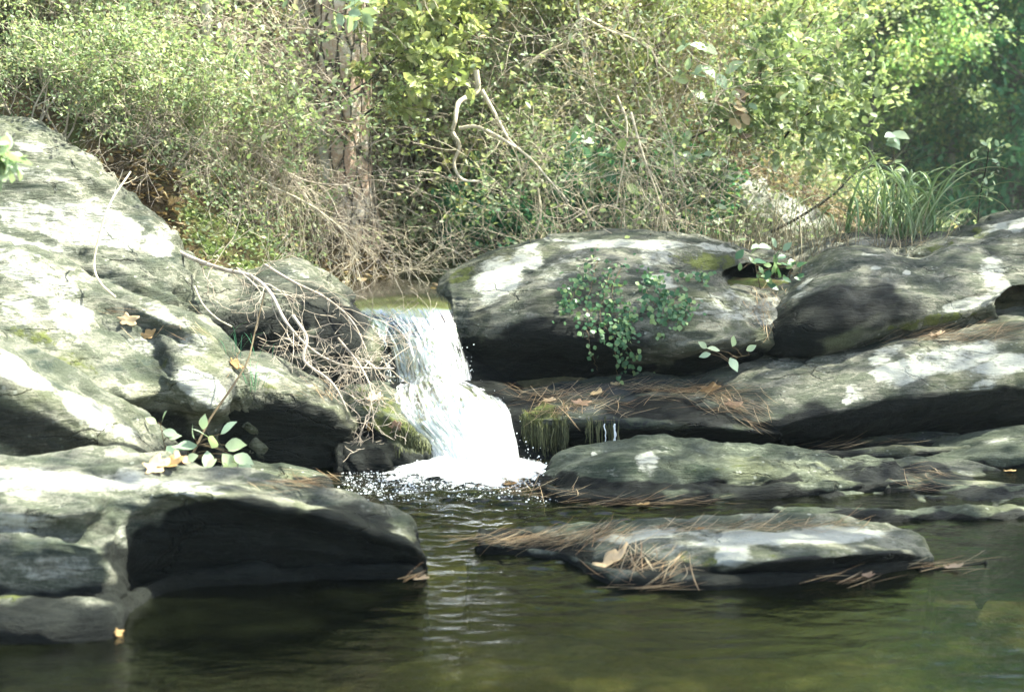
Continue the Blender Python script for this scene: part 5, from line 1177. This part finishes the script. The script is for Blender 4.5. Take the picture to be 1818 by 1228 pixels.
# ------------------------------------------------------------------ grass clump
def grass_clump(label, px, py, y, n, hmin, hmax, w, mat=GRASS, name="grass_clump", spread=.12, group=None):
    b = P(px, py, y); t_L, ww, rr = [], [], []
    for i in range(n):
        a = RS.rand() * 6.283; h = RS.uniform(hmin, hmax); o = Vector((RS.randn(), RS.randn() * .6, 0)) * spread * .35
        dirx, diry = math.cos(a), math.sin(a) * .7; L = h * 1.35; th = RS.uniform(.1, .6); bend = RS.uniform(1.6, 3.2) * (1 if h > .25 else .5); pts = []; q = [0., 0.]
        for k in range(12):
            pts.append((b.x + o.x + dirx * q[0], b.y + o.y + diry * q[0], b.z + q[1] - .01)); tt = th + bend * (k / 11) ** 1.6
            q[0] += L / 11 * math.sin(tt); q[1] += L / 11 * math.cos(tt)
        t_L.append(pts); ww.append(w * RS.uniform(.6, 1.2)); rr.append(RS.rand())
    V, Fc, at = ribbons(t_L, ww, rr)
    return tag(mesh_np(name, V, Fc, mat, attrs=at, loc=tuple(b)), label, "grass", group)
grass_clump("tall clump of arching pale green grass on the ridge before the far creek", 1595, 428, 7.65, 120, .2, .60, .0085, spread=.30)
grass_clump("short yellow-green grass fringe around the foot of the tall grass clump", 1600, 432, 7.75, 120, .04, .2, .003, spread=.8, name="grass")["kind"] = "stuff"
grass_clump("green pine sprig hanging over the triangular boulder", 450, 690, 5.35, 22, .05, .12, .0014, mat=LEAF_T, name="pine_sprig", spread=.06)
grass_clump("pine sprig with green needles lying in the gap above the triangular boulder", 420, 628, 5.5, 22, .05, .13, .0014, mat=LEAF_T, name="pine_sprig", spread=.15)

# ------------------------------------------------------------------ contact with the rocks
ALLROCK = [v[1] for v in ROCKS.values()]
def hit(px, py, zwater=True):
    o = Vector((0, 0, CAM_H)); d = ray(px, py).normalized(); best = None
    for bv in ALLROCK:
        h = bv.ray_cast(o, d)
        if h[0] is not None and (best is None or h[3] < best[2]):
            n = h[1] if h[1].dot(d) < 0 else -h[1]
            best = (h[0], n, h[3])
    if zwater:
        w = PZ(px, py); dw = (w - o).length
        if d.z < 0 and w.y < 6.6 and (best is None or dw < best[2]): best = (w, Vector((0, 0, 1)), dw)
    return best
def ivy(label, strands, n, size, mat=LEAF_I):
    """strands: pixel polylines creeping over the rock; leaves sit on the stone along them"""
    T = Tubes(); pos, dr, sz = [], [], []; base = None
    for (pl, wd) in strands:
        pl = crom(np.array(pl, float), 18); W = []
        for (a, b) in pl:
            h = hit(a + RS.randn() * 1.5, b + RS.randn() * 1.5, False)
            if h: W.append(h[0] + h[1] * .010)
        if len(W) < 3: continue
        if base is None: base = W[0].copy()
        T.add(W, np.linspace(.0025, .0012, len(W)), 5)
        for k in range(n):
            i = RS.randint(0, 18); a, b = pl[i]; h = hit(a + RS.randn() * wd, b + RS.randn() * wd, False)
            if h is None: continue
            pos.append(tuple(h[0] + h[1] * (.010 + .03 * RS.rand())))
            dr.append(tuple(h[1] * .35 + Vector((RS.randn() * .7, RS.randn() * .3, -.5 + RS.randn() * .5)))); sz.append(size * RS.uniform(.6, 1.3))
    t = empty("ivy", base, label, "ivy")
    T.build("vine", TWIG_M, t).matrix_parent_inverse = Matrix.Translation(-base)
    V, Fc, at = leaves_hi(np.array(pos), np.array(dr), np.array(sz), RS.rand(len(pos)), (.1, -.75, .6), 1.2)
    mesh_np("foliage", V, Fc, mat, t, attrs=at).matrix_parent_inverse = Matrix.Translation(-base)
ivy("thick ivy curtain spilling down the middle of the broad rounded boulder", [([(1060, 470), (1050, 510), (1040, 560), (1055, 600)], 15), ([(1085, 478), (1075, 520), (1065, 560), (1080, 590), (1120, 620), (1135, 640)], 14), ([(1030, 510), (1010, 540), (1015, 560)], 12), ([(1100, 480), (1085, 540), (1105, 590), (1115, 630)], 12), ([(1125, 560), (1110, 580), (1100, 600)], 10)], 100, .021)
ivy("rounder ivy patch at the lit corner of the broad rounded boulder", [([(1145, 520), (1165, 545), (1190, 560)], 14), ([(1200, 520), (1195, 545), (1185, 575)], 14), ([(1215, 535), (1225, 555), (1190, 570)], 10), ([(1150, 495), (1165, 510), (1175, 530)], 8)], 60, .023)
ivy("few ivy shoots in the hollow top of the broad rounded boulder", [([(1210, 495), (1230, 500), (1250, 495)], 5), ([(1240, 505), (1255, 495)], 5)], 14, .025)
ivy("dangling rootlets with scattered leaves under the ivy curtain", [([(1090, 600), (1095, 650), (1100, 690)], 5), ([(1040, 590), (1050, 620), (1062, 655)], 4)], 7, .022)

def straw(label, name, clusters, kindstuff=True):
    """clusters: (px, py, rx, ry, n, angle deg, spread deg, length)"""
    L, w, r = [], [], []
    for (cx, cy, rx, ry, n, ang, sp, ln) in clusters:
        for i in range(int(n * .4)):
            h = hit(cx + RS.randn() * rx * .5, cy + RS.randn() * ry * .5)
            if h is None: continue
            p, nn, _ = h
            if nn.z < .15: continue
            a = math.radians(ang + RS.randn() * sp); d = Vector((math.cos(a), math.sin(a), 0))
            d = (d - nn * d.dot(nn)).normalized(); l = ln * RS.uniform(.5, 1.15); c = RS.randn() * .12
            sd_ = nn.cross(d); off = nn * (.004 + .012 * RS.rand()); lift = nn * abs(RS.randn()) * .02
            L.append([tuple(p + off + d * l * (t - .5) + sd_ * c * l * (t - .5) ** 2 * 2 + lift * t) for t in (0, .25, .5, .75, 1)])
            w.append(.0009 + .0005 * RS.rand()); r.append(RS.rand())
    V, Fc, at = ribbons(L, w, r)
    return tag(mesh_np(name, V, Fc, NEEDLE, attrs=at), kind="stuff")
straw("", "pine_needles", [(1010, 705, 90, 16, 240, 10, 40, .15), (990, 735, 60, 14, 130, -20, 50, .14), (1060, 725, 90, 22, 120, 20, 60, .15), (1230, 700, 90, 14, 300, -12, 25, .16), (1310, 725, 60, 20, 220, -40, 22, .16), (1340, 750, 34, 18, 90, -55, 14, .16), (1150, 690, 60, 10, 90, 5, 30, .15)])
straw("", "pine_needles", [(1690, 600, 130, 12, 340, 12, 18, .16), (1780, 590, 60, 12, 160, 15, 25, .16), (1360, 535, 50, 40, 200, -60, 40, .13), (1345, 580, 20, 30, 40, -70, 20, .14), (1540, 432, 120, 8, 160, 5, 30, .15), (1390, 470, 60, 8, 90, 0, 40, .14), (1500, 795, 50, 5, 50, 10, 20, .16), (1590, 790, 30, 6, 20, 0, 20, .14)])
straw("", "pine_needles", [(915, 862, 50, 16, 110, 25, 40, .16), (960, 880, 60, 8, 60, 0, 25, .15), (1120, 896, 120, 7, 110, 0, 16, .15), (1020, 880, 10, 18, 12, 80, 20, .08), (1640, 850, 40, 18, 90, -60, 22, .15), (1640, 868, 60, 6, 30, 0, 20, .14), (1230, 892, 70, 5, 40, 5, 20, .14)])
straw("", "pine_needles", [(930, 964, 100, 9, 240, 3, 18, .15), (1060, 955, 110, 10, 240, 8, 20, .15), (1110, 1000, 50, 30, 110, 60, 40, .13), (1180, 1015, 60, 22, 90, 50, 30, .14), (1170, 1048, 70, 8, 70, -5, 18, .14), (1300, 942, 160, 6, 160, 2, 25, .13), (1460, 940, 90, 7, 80, 0, 30, .13), (1680, 1012, 70, 6, 50, 6, 15, .13), (1520, 1038, 80, 5, 30, 10, 12, .13)])
straw("", "pine_needles", [(540, 866, 60, 8, 110, -15, 25, .13), (300, 590, 60, 12, 70, -30, 30, .13), (425, 650, 30, 14, 60, -10, 50, .12), (560, 700, 60, 10, 60, -25, 30, .12), (680, 715, 50, 14, 60, 10, 60, .11), (240, 555, 60, 10, 60, -25, 20, .12), (740, 1030, 16, 8, 30, 20, 40, .1), (570, 850, 60, 6, 40, -5, 20, .12)])

OAK = np.array([(0, 0, 0), (.30, .34, .05), (.62, .20, .04), (1, 0, .02), (.70, -.34, .06), (.34, -.22, .03), (.5, 0, -.05)])
def fallen(px, py, ang, size, label, mat=TAN_LEAF, up=.35, water=True, big=False):
    size *= .68
    h = hit(px, py, water)
    if h is None: return
    p, n, _ = h
    a = math.radians(ang); d = Vector((math.cos(a), math.sin(a), 0)); d = (d - n * d.dot(n)).normalized(); sd_ = n.cross(d)
    # lobed, curled blade with thickness
    m = 34; th = np.linspace(0, 2 * math.pi, m, endpoint=False)
    rr = 1 + .24 * np.cos(5 * th + RS.rand() * 6) + .10 * np.cos(9 * th + RS.rand() * 6) + .25 * np.cos(th) 
    rings = []
    for f in (.02, .35, .7, 1.0):
        u = f * rr * np.cos(th) * size * .62; v = f * rr * np.sin(th) * size * .42
        w = .42 * up * size * ((u / size) ** 2 * 1.6 + (v / size) ** 2 * 2.6 * RS.uniform(.5, 1.4)) + .006 + .04 * size * np.sin(3 * th) * f
        rings.append(np.array(p)[None] + u[:, None] * np.array(d) + v[:, None] * np.array(sd_) + w[:, None] * np.array(n))
    top = np.concatenate(rings); bot = top - np.array(n) * .0012
    V = np.concatenate([top, bot]); R = 4
    a_ = np.arange(R - 1)[:, None] * m; b = np.arange(m)[None]; b2 = (b + 1) % m
    f1 = np.stack([a_ + b, a_ + b2, a_ + m + b2, a_ + m + b], -1).reshape(-1, 4)
    e = (R - 1) * m + np.arange(m); e2 = (R - 1) * m + (np.arange(m) + 1) % m
    f3 = np.stack([e, e2, e2 + R * m, e + R * m], -1)
    rnd = np.full(len(V), RS.rand())
    o = mesh_np("fallen_leaf", V, np.concatenate([f1, f1[:, ::-1] + R * m, f3]), mat, attrs={"rnd": rnd}, loc=tuple(p))
    tag(o, label, "leaf")
for q in [(1080, 1005, 20, .12, "big curled tan leaf leaning on the needle-strewn end of the whale-shaped rock", TAN_LEAF, .8),
          (1540, 1026, 70, .055, "small pink-tan lobed leaf stuck to the dark flank of the whale-shaped rock", TAN_LEAF, .6),
          (1688, 1010, 10, .06, "pink-tan lobed leaf on the thin dark sliver of rock", TAN_LEAF, .5),
          (1028, 718, -20, .085, "brown oak leaf lying on the dripping ledge", TAN_LEAF, .4),
          (1058, 702, 40, .07, "upright brown leaf behind the oak leaf on the dripping ledge", TAN_LEAF, .6),
          (973, 712, 0, .06, "round pinkish leaf on the mossy end of the dripping ledge", TAN_LEAF, .3),
          (1092, 684, -35, .06, "narrow tan leaf at the back edge of the dripping ledge", TAN_LEAF, .5),
          (1300, 720, -25, .09, "tan leaf pressed among the needles where ledge meets slab", TAN_LEAF, .3),
          (1256, 692, -5, .10, "yellow-tan leaf among the needles on the dripping ledge", ORANGE_LEAF, .3),
          (775, 568, -50, .10, "orange leaf caught on the lip of the cascade", ORANGE_LEAF, .3),
          (735, 513, 0, .09, "pale dry leaf in the shallow water above the cascade", TAN_LEAF, .3),
          (703, 757, 30, .07, "brown leaf stuck to the side of the mossy rock", TAN_LEAF, .4),
          (660, 712, 70, .09, "folded yellow-tan leaf standing on the mossy rock", TAN_LEAF, .7),
          (655, 756, 10, .05, "small orange leaf on the moss of the mossy rock", ORANGE_LEAF, .3),
          (298, 826, 0, .085, "pile-top orange-tan leaf at the root of the pale-leaved stem", ORANGE_LEAF, .6),
          (272, 832, 60, .09, "pinkish leaf beneath the orange-tan leaf by the pale-leaved stem", TAN_LEAF, .5),
          (320, 822, 120, .08, "curled pink leaf against the stem of the pale-leaved sprig", TAN_LEAF, .7),
          (225, 570, -20, .09, "rusty leaf in the crack of the lichen-spotted boulder", LITTER, .5),
          (262, 596, 20, .07, "yellowish leaf lower in the crack of the lichen-spotted boulder", ORANGE_LEAF, .4),
          (412, 646, 10, .07, "rust-red leaf wedged above the triangular boulder", ORANGE_LEAF, .6),
          (205, 1124, 20, .035, "tiny orange leaf at the water line of the dark undercut boulder", ORANGE_LEAF, .4),
          (745, 1030, 25, .05, "tan leaf floating off the tip of the dark undercut boulder", TAN_LEAF, .3),
          (1660, 598, -15, .07, "curled dry leaf on the needle drift of the lichen-sheeted slab", TAN_LEAF, .9),
          (1240, 942, 10, .03, "tiny red leaf on top of the whale-shaped rock", ORANGE_LEAF, .5),
          (1790, 838, 0, .05, "yellow leaf floating beside the pale-topped rock", ORANGE_LEAF, .2),
          (905, 862, 30, .07, "orange leaf in the straw at the end of the long green-grey rock", ORANGE_LEAF, .4),
          (1140, 898, 0, .05, "yellow leaf caught in the straw along the long green-grey rock", ORANGE_LEAF, .3)]:
    fallen(q[0], q[1], q[2], q[3], q[4], q[5], q[6])

def pool_edge_litter():
    n = 260; pts = []
    for i in range(n):
        px = RS.uniform(598, 800); py = 503 + abs(RS.randn()) * 5 + (8 * RS.rand() if px > 700 else 0)
        pts.append(tuple(PZ(px, py, .594 + .006 * RS.rand())))
    d = np.stack([RS.randn(n), RS.randn(n), .1 * RS.randn(n)], -1)
    V, Fc, at = leaves(np.array(pts), d, .02 + .05 * RS.rand(n) ** 2, None, .8)
    tag(mesh_np("leaf_litter", V, Fc, LITTER, attrs=at), kind="stuff")
pool_edge_litter()

# hanging wet moss and drips on the ledge
def hanging_moss(label, x0, x1, y0, y1, n, ln, mat, name="hanging_moss"):
    L, w, r = [], [], []
    for i in range(n):
        px = RS.uniform(x0, x1); h = hit(px, RS.uniform(y0, y1), False)
        if h is None: continue
        p = h[0] + h[1] * .006; l = ln * RS.uniform(.25, 1.0) * (.55 + .6 * abs(math.sin(px * .19)))
        L.append([(p.x + RS.randn() * .003, p.y - .006 - .01 * t, p.z - l * t) for t in (0, .33, .66, 1)]); w.append(.0018 + .0014 * RS.rand()); r.append(RS.rand())
    V, Fc, at = ribbons(L, w, r)
    return tag(mesh_np(name, V, Fc, mat, attrs=at, loc=tuple(L[0][0])), label, "moss")
MOSS = leaf_material("wet_moss_strands", [(0, (.03, .035, .012)), (.6, (.09, .10, .04)), (1, (.20, .20, .10))], trans=.1, rough=.5)
hanging_moss("wet green-brown moss hanging from the dripping ledge beside the cascade", 925, 1010, 725, 765, 420, .14, MOSS)
hanging_moss("wet moss fringe on the edge of the mossy rock touching the cascade", 700, 762, 750, 800, 260, .08, MOSS)
hanging_moss("thin roots and moss threads hanging in the middle of the dripping ledge", 1040, 1100, 738, 755, 50, .13, MOSS)
def drip(label, px, w):
    a = P(px, 752, 5.60); b = P(px + 1, 806, 5.60); T = Tubes(); n = 14
    T.add([tuple(a * (1 - t) + b * t + Vector((RS.randn() * .0015, 0, 0))) for t in np.linspace(0, 1, n)], w * (.7 + .6 * RS.rand(n)), 7)
    o = T.build("water_trickle", FOAM, None, loc=tuple(b)); tag(o, label, "trickle")
drip("bright thin trickle falling from the dripping ledge", 1091, .0045)
drip("fainter trickle left of the bright thin one", 1074, .0022)


# ------------------------------------------------------------------ air
def haze():
    k = NT("forest_air"); v = k.n("ShaderNodeVolumePrincipled")
    v.inputs['Color'].default_value = (.86, .97, .90, 1); v.inputs['Density'].default_value = HAZE; v.inputs['Anisotropy'].default_value = .2
    k.l(v.outputs[0], k.out.inputs['Volume'])
    x0, x1, y0, y1, z0, z1 = -86, 86, -66, 118, -3, 40
    V = [(x, y, z) for x in (x0, x1) for y in (y0, y1) for z in (z0, z1)]
    Fq = [(0, 1, 3, 2), (4, 6, 7, 5), (0, 4, 5, 1), (2, 3, 7, 6), (0, 2, 6, 4), (1, 5, 7, 3)]
    tag(mesh_np("haze", np.array(V, float), np.array(Fq), k.m, smooth_=False), kind="stuff")
HAZE = .0016
haze()
#@@END
